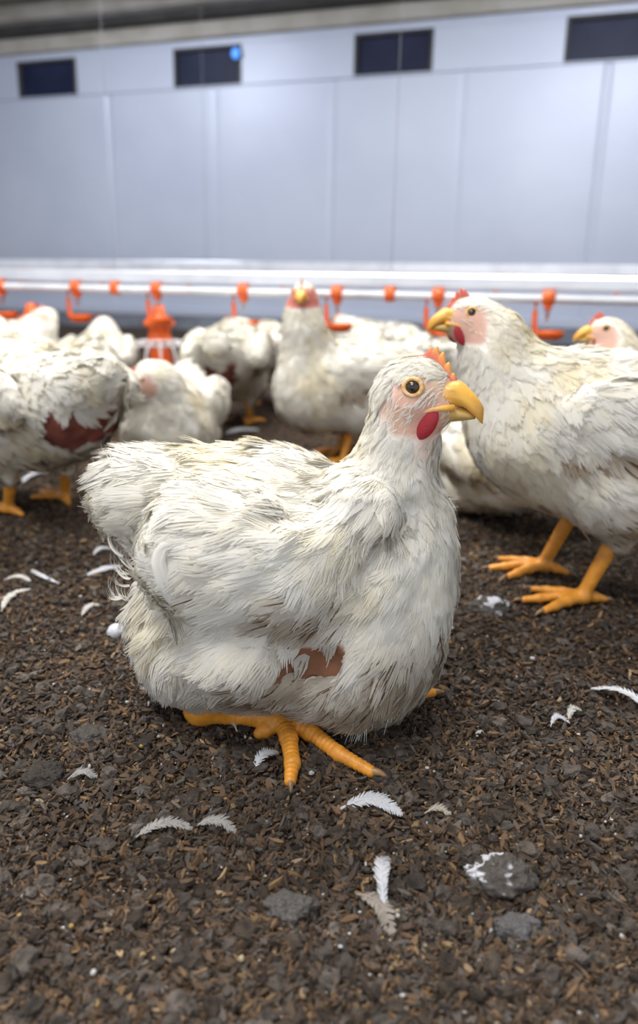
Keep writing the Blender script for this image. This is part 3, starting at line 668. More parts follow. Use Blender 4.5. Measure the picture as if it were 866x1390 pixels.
# ------------------------------------------------------------------ the sitting hen in front
def main_hen():
    rng = np.random.default_rng(11); Y0 = .67
    base = ground(400, 950); root = empty('chicken', base)
    tag(root, 'large white hen squatting alone in front of the flock, orange foot stretched out beneath', 'chicken', 'white chickens on the litter')
    def P(px, py, dY=0.0): return at(px, py, Y0 + dY) - base
    def E(cx, cy, rx, rz, ry, dY=0.0, k=.03, rot=0.0):
        c = P(cx, cy, dY); m = depth(c + base) / FPX
        return ('e', c, np.array([rx * m, ry, rz * m]), k, Ry(rot))
    def C(a, b, ra, rb, k=.03):
        pa, pb = P(*a), P(*b); return ('c', pa, pb, k, ra * depth(pa + base) / FPX, rb * depth(pb + base) / FPX)
    ho, HR = head_frame(P(563, 535, -.03), math.radians(-27), math.radians(0)); hs = 1.10
    pr = [E(372, 786, 172, 172, .112, .01, .02, .10), E(505, 800, 104, 165, .098, -.005, .045), E(475, 876, 112, 100, .100, -.005, .03),
          E(293, 848, 112, 100, .098, .01, .04), E(330, 690, 120, 82, .085, .02, .035), E(215, 672, 62, 62, .058, .03, .03, -.2),
          C((250, 668, .03), (172, 650, .04), 58, 42, .025), C((200, 690, .03), (160, 692, .03), 34, 24, .02),
          C((492, 745, -.01), (528, 660, -.015), 92, 60, .045), C((528, 665, -.015), (547, 600, -.022), 60, 43, .03), C((547, 600, -.022), (553, 552, -.028), 43, 44, .02),
          C((575, 700, -.03), (560, 800, -.03), 34, 55, .03),
          ('e', ho, np.array([.0325, .0250, .0295]) * hs, .010, HR), ('e', ho + HR @ (np.array([.013, 0, -.006]) * hs), np.array([.024, .0170, .0185]) * hs, .010, HR),
          E(335, 775, 152, 88, .036, -.088, .012, -.18), E(300, 700, 95, 52, .034, -.070, .012, -.05), E(455, 745, 60, 50, .03, -.082, .012),
          E(330, 885, 88, 60, .05, -.07, .02), E(498, 692, 66, 50, .045, -.048, .007, -.5)]
    h = .0042; lo = np.array([-.26, -.20, -.012]); hi = np.array([.27, .17, .385])
    def noise(g):
        n1 = .014 * (fbm(g * 20, 2, 3) - .5) + .006 * (fbm(g * 52, 2, 4) - .5)
        # crease where the neck plumage meets the shoulder
        return (n1 + .006) * sstep(.035, .085, np.linalg.norm(g - ho, axis=1))
    # groove between the hackle and the breast, and the bare gap under the wing
    fld = Field(pr, lo, hi, h, noise)
    g = np.stack(np.meshgrid(*[fld.o[i] + h * np.arange(fld.F.shape[i]) for i in range(3)], indexing='ij'), -1).reshape(-1, 3)
    def surf(px, py):          # first hit of a photo ray with the body
        d = ray(px, py); ts = np.arange(.45, 1.0, .0015); q = CAM + ts[:, None] * d - base; f = fld.val(q); i = np.argmax(f < 0); return q[i]
    groove = [surf(*p) for p in ((478, 744), (503, 749), (530, 741), (550, 720), (558, 692))]
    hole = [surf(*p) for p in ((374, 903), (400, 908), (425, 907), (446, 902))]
    vent = [surf(*p) for p in ((212, 700), (205, 712))]
    F2 = fld.F.reshape(-1); near = np.abs(F2) < .05; gn = g[near]; dF = np.zeros(len(gn))
    def carve(pts, rad, dep):
        nonlocal dF
        dd = np.full(len(gn), 9.0)
        for a, b in zip(pts[:-1], pts[1:]):
            ab = b - a; t = np.clip(((gn - a) @ ab) / (ab @ ab), 0, 1); dd = np.minimum(dd, np.linalg.norm(gn - a - t[:, None] * ab, axis=1))
        dF = dF + dep * np.exp(-(dd / rad) ** 2)
    carve(groove, .010, .012); carve(hole, .011, .020); carve(vent, .014, .014)
    F2[near] += dF; fld.F = F2.reshape(fld.F.shape)
    V, Q = fld.mesh()
    def dist_line(Pt, pts):
        dd = np.full(len(Pt), 9.0)
        for a, b in zip(pts[:-1], pts[1:]):
            ab = b - a; t = np.clip(((Pt - a) @ ab) / (ab @ ab), 0, 1); dd = np.minimum(dd, np.linalg.norm(Pt - a - t[:, None] * ab, axis=1))
        return dd
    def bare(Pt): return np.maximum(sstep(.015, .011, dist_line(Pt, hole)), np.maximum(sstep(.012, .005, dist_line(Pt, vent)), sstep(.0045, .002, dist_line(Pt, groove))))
    throat = surf(578, 605)
    def face(Pt): return np.clip(face_skin(Pt, ho, HR, hs) + .7 * np.exp(-(np.linalg.norm((Pt - throat) * [1, .7, .6], axis=1) / .012) ** 2), 0, 1)
    skin = lambda Pt: np.maximum(face(Pt), bare(Pt))
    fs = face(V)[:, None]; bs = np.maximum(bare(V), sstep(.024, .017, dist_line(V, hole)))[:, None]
    col = np.tile(WHITE * .97, (len(V), 1)); pk = PINK * (.62 + .75 * fbm(V * 95, 3, 2))[:, None]; tn_ = sstep(.45, .65, fbm(V * 60, 2, 8))[:, None]; pk = pk * (1 - .6 * tn_) + .6 * tn_ * np.array([.58, .40, .27])
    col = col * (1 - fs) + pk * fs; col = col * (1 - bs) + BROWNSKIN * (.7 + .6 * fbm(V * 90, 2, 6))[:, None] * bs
    # right leg: shank lying on the litter, toes spread towards the camera; the other foot's toe beyond the breast
    def G(px, py, z): return ground(px, py, z) - base
    hock = G(272, 962, .018); foot = G(382, 975, .016)
    toes = [[foot, G(392, 1002, .013), G(397, 1035, .009), G(394, 1060, .006)], [foot, G(420, 992, .014), G(458, 1022, .010), G(503, 1047, .006)],
            [foot, G(430, 965, .014), G(490, 968, .012), G(540, 965, .008)], [foot, G(362, 990, .010), G(352, 996, .006)]]
    VL, QL = leg_mesh(G(300, 930, .05), hock, foot, toes, 1.12, .0013, .0010)
    f2 = G(540, 935, .014); toes2 = [[f2, G(565, 941, .011), G(588, 940, .006)], [f2, G(560, 928, .010), G(585, 928, .006)]]
    VL2, QL2 = leg_mesh(None, G(480, 915, .03), f2, toes2, 1.05, .002, .0006)
    lc = lambda q: LEGC * (.72 + .6 * fbm(q * 160, 3, 4))[:, None]
    o1 = len(V); o2 = o1 + len(VL)
    mesh('body', np.concatenate([V, VL, VL2]), np.concatenate([Q, QL + o1, QL2 + o2]), None, root, np.concatenate([col, lc(VL), lc(VL2)]), mats=[M_SKIN, M_LEG],
         midx=np.concatenate([np.zeros(len(Q), int), np.ones(len(QL) + len(QL2), int)]))
    claw(root, toes[0][-1], np.array([.1, -1, -.15]), .9); claw(root, toes[1][-1], np.array([.95, -.45, -.1]), 1.15); claw(root, toes2[0][-1], np.array([1, .1, -.2]), 1.0)
    S = surf
    ctl = [(ho + HR @ np.array([-.005, 0, .03]), (-1, 0, -.15), .012, .0022, .12, 1), (ho + HR @ np.array([.02, -.02, -.012]), (-.8, 0, -.6), .007, .0010, .22, 1),
           (ho + HR @ np.array([-.03, -.01, 0]), (-.7, 0, -.75), .016, .0030, .12, .95),
           (S(545, 610), (-.25, 0, -1), .022, .0042, .13, .95), (S(520, 650), (-.45, 0, -.9), .028, .0052, .14, .95), (S(590, 660), (.0, 0, -1), .022, .0042, .14, .9),
           (S(470, 690), (-.65, 0, -.75), .034, .0065, .14, .9), (S(525, 710), (-.25, 0, -1), .030, .0055, .16, .85),
           (S(570, 770), (-.1, 0, -1), .026, .0065, .06, 1), (S(600, 840), (-.3, 0, -.95), .026, .0065, .09, 1), (S(520, 800), (-.5, 0, -.85), .032, .0080, .07, 1),
           (S(450, 830), (-.75, 0, -.6), .034, .0080, .09, .95), (S(500, 920), (-.45, 0, -.85), .036, .0070, .13, .9), (S(420, 940), (-.75, 0, -.55), .036, .0070, .12, .9),
           (S(330, 770), (-.9, 0, -.45), .046, .0095, .08, .9), (S(390, 720), (-.95, 0, -.35), .044, .0095, .09, .9), (S(300, 690), (-.9, 0, -.25), .040, .0085, .11, .9),
           (S(300, 850), (-.75, 0, -.65), .046, .0085, .09, .9), (S(220, 830), (-.55, 0, -.8), .042, .0075, .16, .8), (S(230, 900), (-.35, 0, -.9), .038, .0070, .14, .85),
           (S(340, 625), (-1, 0, -.02), .036, .0080, .10, .9), (S(250, 640), (-1, 0, -.12), .038, .0080, .13, .85), (S(180, 640), (-.95, 0, -.1), .040, .0075, .22, .6),
           (S(180, 690), (-.85, 0, -.35), .038, .0065, .2, .7), (S(440, 660), (-.9, 0, -.2), .030, .0070, .10, .95)]
    kw = [S(455, 740), S(330, 770), S(240, 760)]
    def split(Pt):
        gI = np.zeros(len(Pt), int); px = 433 + 1000 * ((Pt + base - CAM) @ RT) / ((Pt + base - CAM) @ fw); py = 650 - 1000 * ((Pt + base - CAM) @ UP) / ((Pt + base - CAM) @ fw)
        near_ = Pt[:, 1] < -.02
        gI[near_ & (((px - 330) / 155) ** 2 + ((py - 765) / 85) ** 2 < 1)] = 1
        gI[px < 232] = np.where(py[px < 232] < 735, 2, 0); return gI
    sp = [(S(440, 835), .026, .42), (S(400, 835), .022, .34), (S(540, 930), .040, .60), (S(500, 960), .042, .60), (S(420, 950), .042, .55), (S(602, 865), .018, .50), (S(350, 940), .03, .4),
          (S(580, 910), .03, .55), (S(455, 900), .022, .40), (S(245, 800), .010, .4), (S(305, 812), .008, .45), (S(470, 800), .012, .4), (S(290, 945), .020, .4)]
    def stain(Pt):
        k = np.zeros(len(Pt)); nz = fbm(Pt * 60, 3, 21)
        for c, rr, a in sp: k = np.maximum(k, 2.3 * a * np.exp(-(np.linalg.norm(Pt - c, axis=1) / rr) ** 2 * 1.2) * (.5 + 1.0 * nz))
        return np.clip(k, 0, .85), np.array([.31, .225, .13])
    def extra(rng):
        # curling wisps of down at the tail and the rear flank, and one long loose quill feather
        out = []
        def wisp(p, d, up, L, W, curl):
            n_ = 9; t = np.linspace(0, 1, 9); d = unit(d); up = unit(up); Vs, Qs, o = [], [], 0
            for j in range(n_):
                u = (j / (n_ - 1) - .5) * 2; l = L * (1 - .3 * u * u) * (.8 + .4 * rng.random()); side = unit(np.cross(d, up))
                ph = t * curl * (1 + .2 * rng.normal()); x = l * np.sin(ph) / curl; zz = l * (1 - np.cos(ph)) / curl
                c = p + d * x[:, None] + up * zz[:, None] + side * (W * u * (.2 + t))[:, None]
                wv = (side + .6 * up * rng.normal())[None] * (W / n_ * .9 * (1 - .85 * t))[:, None]
                Vs += [np.stack([c - wv, c + wv], 1).reshape(-1, 3)]; i = np.arange(8) * 2 + o; Qs.append(np.stack([i, i + 1, i + 3, i + 2], 1)); o += 18
            Vq = np.concatenate(Vs); return Vq, np.concatenate(Qs), np.tile(WHITE, (len(Vq), 1)), np.tile(unit(np.array([-.2, -.75, .6])), (len(Vq), 1))
        cam_dir = np.array([0, -1.0, .3])
        for px, py, dx, dz_, L, cu in ((172, 752, -.9, .2, .040, 1.8), (180, 770, -.9, .1, .042, 1.9), (170, 790, -1, -.1, .036, 1.9), (165, 812, -.9, -.2, .036, 1.7), (190, 745, -.7, .6, .034, 1.5), (205, 742, -.5, .8, .032, 1.4),
                                   (185, 880, -.8, -.6, .03, 1.2), (200, 925, -.7, -.7, .03, 1.1), (215, 940, -.5, -.8, .03, 1.0)):
            for _ in range(3): out.append(wisp(P(px + 8 + rng.normal() * 5, py + rng.normal() * 6, -.03 + .03 * rng.random()), np.array([dx, rng.normal() * .25, dz_]), np.array([.25, 0, 1]), L * (.8 + .4 * rng.random()), .006, cu))
        for px, py, dx, dz_, L in ((160, 640, -.9, .5, .03), (150, 660, -1, .2, .03), (150, 690, -1, -.2, .032), (160, 715, -.9, -.4, .035), (150, 705, -1, .0, .034), (172, 730, -.9, -.2, .036)):
            for _ in range(3): out.append(wisp(P(px + 10 + rng.normal() * 4, py + rng.normal() * 5, .02 + .03 * rng.random()), np.array([dx, rng.normal() * .3, dz_]), np.array([-.2, -.2, .8]) * np.sign(rng.random() - .35), L * (.8 + .5 * rng.random()), .007, 1.7))
        # tufts of breast feathers hanging to the ground
        for px, py in ((497, 972), (488, 960), (505, 955), (540, 940)):
            out.append(wisp(P(px, py, -.075), np.array([-.3, -.15, -1]), cam_dir, .03, .006, .5))
        for px, py in ((606, 668), (610, 680)): out.append(wisp(P(px - 8, py, -.03), np.array([.5, -.2, -.5]), np.array([.3, 0, .6]), .016, .005, .8))
        return out
    build_plumage(root, fld, V, Q, ctl, 9500, 14, 4, rng, None, ho, face, extra=extra, split=split, stain=stain, bareskin=lambda Pt: np.maximum(bare(Pt), eye_mask(Pt, ho, HR, hs)))
    # one long wing quill standing out of the flank plumage
    qp = np.array([S(238, 738) + [0, -.003, 0], S(222, 742) + [0, -.007, 0], S(217, 762) + [0, -.008, 0], S(228, 796) + [0, -.008, 0], S(252, 834) + [0, -.006, 0], S(268, 852) + [0, -.003, 0]])
    tt = np.linspace(0, 1, 26); qs = np.stack([np.interp(tt, np.linspace(0, 1, 6), qp[:, i]) for i in range(3)], 1)
    for _ in range(3): qs[1:-1] = (qs[:-2] + qs[2:] + 2 * qs[1:-1]) / 4
    V_, F_ = tube(qs, .0006 * (1 - .6 * tt), 8); tg = unit(np.gradient(qs, axis=0)); sd = unit(np.cross(tg, np.array([0, -1.0, .3])))
    wv = .0060 * np.sin(np.clip(tt * 1.05, 0, 1) * math.pi) ** .6; Vv = [V_]; Fv = [F_[0]]; Ft = [F_[1]]; o = len(V_)
    for s_ in (1, -1):
        g_ = np.stack([qs, qs + s_ * sd * (wv * .55)[:, None] + np.array([0, -.0015, 0]) - tg * .002, qs + s_ * sd * wv[:, None] + np.array([0, .001, 0]) - tg * .005], 1).reshape(-1, 3)
        i = np.arange(25)[:, None] * 3 + np.arange(2)[None]; i = i.reshape(-1) + o; Fv.append(np.stack([i, i + 1, i + 4, i + 3], 1)); Vv.append(g_); o += len(g_)
    Vv = np.concatenate(Vv); mesh('quill_feather', Vv, [np.concatenate(Fv), np.concatenate(Ft)], M_FEATHER, root, np.tile(WHITE, (len(Vv), 1)))
    build_head(root, ho, HR, hs)
    return root
main_hen()

# ------------------------------------------------------------------ the rest of the flock
def gp(px, py): return ground(px, py)
D2 = math.radians
b = gp(800, 799)
chicken('tall white chicken standing side-on at the frame edge, beak towards the drinkers', b, D2(176), 1.0, seed=21, n=4600, nb=8, nseg=3, h=.005,
        neck=[(.120, 0, .245), (.148, 0, .288), (.166, 0, .327)], head=((.192, 0, .347), D2(12), D2(2)), stance=-.014, legx=.036, hocklean=-.030, lift=.022, body_pitch=.16, breast=(.098, .205, .086, .086), dirt=1.7, claws=True)
b = gp(918, 708)
chicken('white chicken cut by the frame edge, only its pink-faced head showing above the tall one', b, D2(172), .95, seed=22, n=1500,
        neck=[(.12, 0, .25), (.145, 0, .30), (.155, 0, .325)], head=((.17, 0, .350), D2(5), 0.0))
b = gp(652, 694)
chicken('soiled white chicken lying low between the front hen and the tall standing one', b, D2(108), .84, sit=True, seed=23, n=1500, legs=False,
        neck=[(.11, 0, .22), (.13, 0, .24), (.15, 0, .25)], head=((.175, 0, .262), 0, 0), raw=[((-.20, -.03, .17), .055), ((-.16, -.07, .15), .04)], dirt=1.6)
b = gp(464, 622)
chicken('alert white chicken facing the viewer, long neck stretched up, red comb above the drinker pipe', b, D2(212), .90, seed=24, n=2600,
        neck=[(.110, 0, .275), (.128, .01, .345), (.132, .012, .392)], head=((.138, .02, .424), D2(52), D2(-4)), dirt=1.3, stance=.03, facecol=(.50, .10, .07))
b = gp(316, 576)
chicken('white chicken seen from behind with a dark soiled red rump over two orange legs', b, D2(86), .94, seed=25, n=2000,
        neck=[(.115, 0, .25), (.14, .01, .26), (.15, .02, .27)], head=((.165, .04, .285), D2(35), 0), raw=[((-.20, .0, .165), .065), ((-.18, .04, .14), .05)], dirt=1.2)
b = gp(238, 634)
chicken('white chicken sitting low beside the raw-rumped one, head turned to the side', b, D2(272), .92, sit=True, seed=26, n=2000, legs=False,
        neck=[(.12, 0, .25), (.15, -.01, .295), (.165, -.02, .305)], head=((.180, -.03, .305), D2(-62), D2(-14)), dirt=.5)
b = gp(52, 690)
chicken('big white chicken turned away at the frame edge, red raw rump towards the viewer', b, D2(138), 1.0, seed=27, n=3000, h=.0055,
        neck=[(.125, 0, .25), (.15, 0, .29), (.16, 0, .31)], head=((.18, 0, .325), 0, D2(-10)), raw=[((-.205, .0, .185), .055), ((-.195, .04, .175), .050), ((-.19, -.03, .165), .045)], stance=.0, dirt=1.0, leg_tint=.9)
b = gp(142, 566)
chicken('white chicken just behind the big raw-rumped one, pale head turned away', b, D2(100), .84, seed=28, n=1200,
        neck=[(.115, 0, .25), (.14, 0, .285), (.15, 0, .30)], head=((.165, 0, .315), D2(60), D2(-20)), raw=[((-.19, -.05, .17), .03)])
b = gp(4, 565)
chicken('white chicken far behind the big raw-rumped one, head up next to an orange feeder', b, D2(20), .90, seed=29, n=900,
        neck=[(.115, 0, .25), (.14, 0, .29), (.15, 0, .305)], head=((.165, 0, .325), D2(170), 0))
b = gp(366, 548)
chicken('white chicken almost hidden between the rump-on one and the alert long-necked one', b, D2(110), .88, seed=30, n=1000, neck=[(.12, 0, .22), (.15, 0, .22), (.17, 0, .20)], head=((.19, 0, .18), 0, D2(-35)), dirt=1.3)
b = gp(640, 580)
chicken('white chicken behind the front hen and under the tall one, body turned towards the wall', b, D2(50), .88, seed=31, n=1300,
        neck=[(.12, 0, .24), (.15, 0, .26), (.165, 0, .27)], head=((.18, 0, .285), D2(-40), D2(-10)), raw=[((.02, -.10, .27), .03)])
b = gp(540, 552)
chicken('distant white chicken whose small pale head shows right beside the hen, facing away', b, D2(75), .86, seed=32, n=800, neck=[(.12, 0, .22), (.15, 0, .24), (.155, 0, .25)], head=((.165, 0, .265), D2(20), 0))
b = gp(484, 524)
chicken('distant white chicken drinking behind the alert one, head under an orange cup', b, D2(120), .86, seed=33, n=800, neck=[(.115, 0, .23), (.13, 0, .25), (.14, 0, .27)], head=((.15, 0, .285), D2(20), D2(20)))

# ------------------------------------------------------------------ drinker lines
M_RAIL = material('bright_aluminium', (.82, .84, .90), .28, metallic=.55, mix=((.70, .72, .78), 9, 2, .4, .7))
M_PVC = material('white_pvc', (.74, .76, .80), .35, mix=((.60, .62, .66), 12, 3, .4, .7))
M_ORANGE = material('orange_plastic', (.86, .145, .018), .38, mix=((.62, .10, .015), 14, 3, .4, .75), sss=.1)
M_STEEL = material('steel_pin', (.5, .5, .52), .3, metallic=.9, mix=((.4, .4, .42), 40, 2, .4, .6))
M_GRILL = material('white_grille', (.80, .80, .82), .4, mix=((.62, .6, .58), 16, 3, .4, .7))
M_CORD = material('grey_cord', (.22, .23, .25), .8, mix=((.17, .175, .19), 30, 2, .4, .6))
class Line:
    def __init__(s, Y):
        d = ray(433, 395); s.o = at(433, 395, Y); s.o[2] = 0
    def uz(s, px, py):
        d = ray(px, py); t = ((s.o - CAM) @ WN) / (d @ WN); p = CAM + d * t; return float((p - s.o) @ WD), float(p[2])
    def w(s, u, v=0.0, z=0.0): return s.o + WD * u + WN * v + np.array([0, 0, z])
def drinker_parts(root, drop, k):
    """local frame: x along the line, -y towards the room, z from the pipe centre."""
    V, F = join([box((-.016, -.019, -.016), (.016, .019, .019), .005), box((-.010, -.014, -.030), (.010, .014, -.014), .004)])
    mesh('saddle_clip', V, F, M_ORANGE, root)
    pts = np.array([(-.012, -.004, .000), (-.024, -.004, -.002), (-.031, -.004, -.010), (-.031, -.004, -.035), (-.030, -.004, -drop * .75), (-.027, -.004, -drop + .004), (-.018, -.004, -drop - .004)])
    V, F = tube(pts, .0058, 12, 1.2); mesh('arm', V, F, M_ORANGE, root)
    a = np.linspace(0, 2 * math.pi, 28, endpoint=False); secs = []
    for r_, z_ in ((.004, -.018), (.022, -.0165), (.033, -.010), (.0375, .002), (.0385, .006), (.036, .006), (.031, -.005), (.020, -.011), (.003, -.012)):
        secs.append(np.stack([.010 + r_ * np.cos(a), -.004 + r_ * np.sin(a), np.full(28, -drop + z_)], 1))
    V, F = loft(secs); mesh('drip_cup', V, [f[:, ::-1] for f in F], M_ORANGE, root)
    V, F = tube([(0, 0, -.026), (0, 0, -.040), (0, 0, -.041), (0, 0, -.052), (0, 0, -.053), (0, 0, -.060)], [.006, .006, .004, .004, .0018, .0016], 12); mesh('nipple', V, F, M_STEEL, root)
def copy_thing(src, loc, label):
    r_ = src.copy(); COL.objects.link(r_); r_.location = loc; r_['label'] = label
    for ch in src.children:
        c = ch.copy(); COL.objects.link(c); c.parent = r_
    return r_
L1 = Line(2.15)
u_a, zpipe = L1.uz(104, 391); u_b, _ = L1.uz(745, 404); du = (u_b - u_a) / 5; zpipe = .5 * (zpipe + L1.uz(745, 405)[1])
zrail = zpipe + .040
ln = tag(empty('drinker_line', L1.w(0, 0, zpipe), WANG), 'white water pipe under a bright rail running behind the flock, hung with orange drinkers', 'water pipe')
V, F = tube([(x, 0, 0) for x in np.linspace(-3.2, 2.6, 12)], .0125, 20); mesh('water_pipe', V, F, M_PVC, ln)
V, F = box((-3.2, -.012, .020), (2.6, .016, .056), .006); mesh('support_rail', V, F, M_RAIL, ln, smooth=False)
names = ['orange drip cup drinker at the frame edge, first on the white pipe', 'orange drip cup drinker on the pipe just above the back of the big raw-rumped chicken', 'orange drip cup drinker on the pipe straight above the feeder with the white grille',
         'orange drip cup drinker on the pipe beside the alert chicken, over the rump-on one', 'orange drip cup drinker touching the back of the alert long-necked chicken', "orange drip cup drinker half hidden by the tall chicken's beak",
         "orange drip cup drinker in the gap behind the tall chicken's nape", 'orange drip cup drinker last on the white pipe, cut by the frame edge']
first = None
for k in range(8):
    loc = L1.w(u_a + (k - 1) * du, 0, zpipe)
    if first is None:
        first = tag(empty('nipple_drinker', loc, WANG), names[0], 'drinker', 'orange drip cup drinkers on the pipe'); drinker_parts(first, .088, 0)
    else: copy_thing(first, loc, names[k])
cl = None
for px, lab in ((157, 'plain orange clip without cup on the white pipe, beside the feeder'), (530, 'plain orange clip without cup on the white pipe, over the front hen')):
    u_, _ = L1.uz(px, 392 if px < 300 else 399); loc = L1.w(u_, 0, zpipe)
    if cl is None:
        cl = tag(empty('pipe_clip', loc, WANG), lab, 'pipe clip', 'orange pipe clips')
        V, F = join([box((-.014, -.018, -.018), (.014, .018, .020), .005)]); mesh('clip_block', V, F, M_ORANGE, cl)
        V, F = tube([(0, 0, .018), (0, 0, .03), (0, 0, .07)], .002, 8); mesh('hanger_wire', V, F, M_CORD, cl)
    else: copy_thing(cl, loc, lab)
    zc = wus and wz1 + .28
    V, F = tube([L1.w(u_, 0, zpipe + .05) * (1 - t) + L1.w(u_, 0, zc) * t for t in np.linspace(0, 1, 8)], .0007, 8)
    tag(mesh('hanging_cord', V, F, M_CORD), 'thin grey cord from the %s orange clip up to the ceiling' % ('feeder-side' if px < 300 else 'middle'), 'cord', 'cords holding the drinker lines')
# second line further back
L2 = Line(4.1)
z2 = L2.uz(433, 376)[1]; u2, _ = L2.uz(263, 390)
l2 = tag(empty('drinker_line', L2.w(0, 0, z2), WANG), 'second bright drinker rail and pipe further back, nearer the wall', 'water pipe')
V, F = tube([(x, 0, 0) for x in np.linspace(-5, 4.2, 12)], .0125, 16); mesh('water_pipe', V, F, M_PVC, l2)
V, F = box((-5, -.012, .022), (4.2, .018, .078), .006); mesh('support_rail', V, F, M_RAIL, l2, smooth=False)
for k in range(-3, 6):
    copy_thing(first, L2.w(u2 + k * du * 2, 0, z2), 'small far orange drinker on the second pipe nearer the wall')['group'] = 'far drinkers on the second pipe'
V, F = tube([L2.w(L2.uz(281, 370)[0], 0, z2 + t * (wz1 + .28 - z2)) for t in np.linspace(0, 1, 8)], .0012, 8)
tag(mesh('hanging_cord', V, F, M_CORD), 'thin grey cord crossing the second dark window, holding the back pipe', 'cord', 'cords holding the drinker lines')

# ------------------------------------------------------------------ pan feeders
def feeder(px, Y, label, src=None):
    p = at(px, 440, Y); loc = (p[0], p[1], 0)
    if src is not None: return copy_thing(src, loc, label)
    root = tag(empty('pan_feeder', loc), label, 'feeder', 'orange pan feeders'); root.scale = (.88, .88, .86)
    a = np.linspace(0, 2 * math.pi, 32, endpoint=False)
    def lathe(pr): return loft([np.stack([r_ * np.cos(a), r_ * np.sin(a), np.full(32, z_)], 1) for r_, z_ in pr])
    V, F = lathe([(.012, .375), (.020, .372), (.024, .345), (.030, .335), (.052, .318), (.060, .305), (.056, .298), (.042, .290), (.041, .255), (.046, .250), (.046, .235), (.040, .230)])
    mesh('hopper', V, [f[:, ::-1] for f in F], M_ORANGE, root)
    V, F = lathe([(.038, .232), (.040, .19), (.045, .15), (.058, .11), (.062, .06), (.03, .05)]); mesh('feed_cone', V, [f[:, ::-1] for f in F], M_ORANGE, root)
    V, F = lathe([(.01, .012), (.10, .010), (.135, .030), (.142, .062), (.146, .064), (.139, .064), (.128, .036), (.09, .020), (.01, .022)]); mesh('pan', V, F, M_ORANGE, root)
    pr = []
    for k in range(14):
        g = k * 2 * math.pi / 14; d = np.array([math.cos(g), math.sin(g), 0])
        pr.append(tube([d * r_ + np.array([0, 0, z_]) for r_, z_ in ((.042, .242), (.075, .240), (.102, .225), (.120, .195), (.130, .150), (.138, .10), (.142, .064))], .0038, 8))
    for r_, z_ in ((.044, .243), (.096, .230), (.142, .066)):
        ring = [np.array([r_ * math.cos(g), r_ * math.sin(g), z_]) for g in np.linspace(0, 2 * math.pi, 41)]; pr.append(tube(ring, .005, 8))
    V, F = join(pr); mesh('grille', V, F, M_GRILL, root)
    return root
f1 = feeder(216, 2.45, 'orange pan feeder with white domed grille behind the low sitting chicken')
feeder(45, 2.45, 'orange pan feeder mostly hidden behind the big raw-rumped chicken', f1)

# ------------------------------------------------------------------ shed feathers, clumps, down
M_VANE = material('shed_vane', (.74, .75, .78), .8, attr=True, trans=.3, spec=.2)
def shed_feather(p0, p1, width, label, seed, bow=.12, lift=.006, col=(.66, .67, .70), ragged=.40, tilt=.35, z=.004):
    """A single feather lying between two photo points (quill end first)."""
    rg = np.random.default_rng(seed); a = ground(*p0); b_ = ground(*p1)
    L = np.linalg.norm(b_ - a); mid = (a + b_) / 2; h0 = float(fl_h(np.array([mid[0]]), np.array([mid[1]]))[0])
    root = tag(empty('feather', (mid[0], mid[1], h0 + z)), label, 'feather', 'shed feathers on the litter')
    d = unit(b_ - a); sd = np.cross([0, 0, 1.0], d); t = np.linspace(0, 1, 22)
    sp = (a - mid)[None] * (1 - t)[:, None] + (b_ - mid)[None] * t[:, None] + sd * (bow * L * np.sin(t * math.pi))[:, None] + np.array([0, 0, 1.0]) * (lift * np.sin(t * math.pi) + .15 * lift * t)[:, None]
    tg = unit(np.gradient(sp, axis=0))
    V, F = tube(sp, .0010 * width / .008 * (1 - .75 * t) + .0001, 8); mesh('quill', V, F, M_VANE, root, np.tile(np.array(col) * 1.05, (len(V), 1)))
    nbarb = 46; Vs, Qs, o = [], [], 0
    for s_ in (1, -1):
        for j in range(nbarb):
            u = .10 + .90 * (j + rg.random() * .6) / nbarb; c = np.array([np.interp(u, t, sp[:, i]) for i in range(3)]); g = unit(np.array([np.interp(u, t, tg[:, i]) for i in range(3)]))
            n_ = np.cross(g, [0, 0, 1.0]) * -s_
            wl = width * math.sin(min(max(u * 1.02, 0), 1) * math.pi) ** .55 * (1 - ragged * rg.random()) + .0008
            q = np.linspace(0, 1, 4)[:, None]; pth = c + n_ * wl * q * .9 + g * wl * (q ** 1.3) * (.55 + .3 * rg.random()) + np.array([0, 0, 1.0]) * (wl * tilt * q * s_ * .5 + rg.normal() * .0004)
            hw = (L / nbarb * .85) * (1 - .6 * q ** 2); Vs.append(np.stack([pth - g * hw, pth + g * hw], 1).reshape(-1, 3)); i = np.arange(3) * 2 + o; Qs.append(np.stack([i, i + 1, i + 3, i + 2], 1)); o += 8
    V = np.concatenate(Vs); o_ = mesh('vane', V, np.concatenate(Qs), M_VANE, root, np.array(col) * (.9 + .15 * rg.random((len(V), 1))))
    return root
GREY = (.42, .40, .38); PALE = (.62, .60, .56)
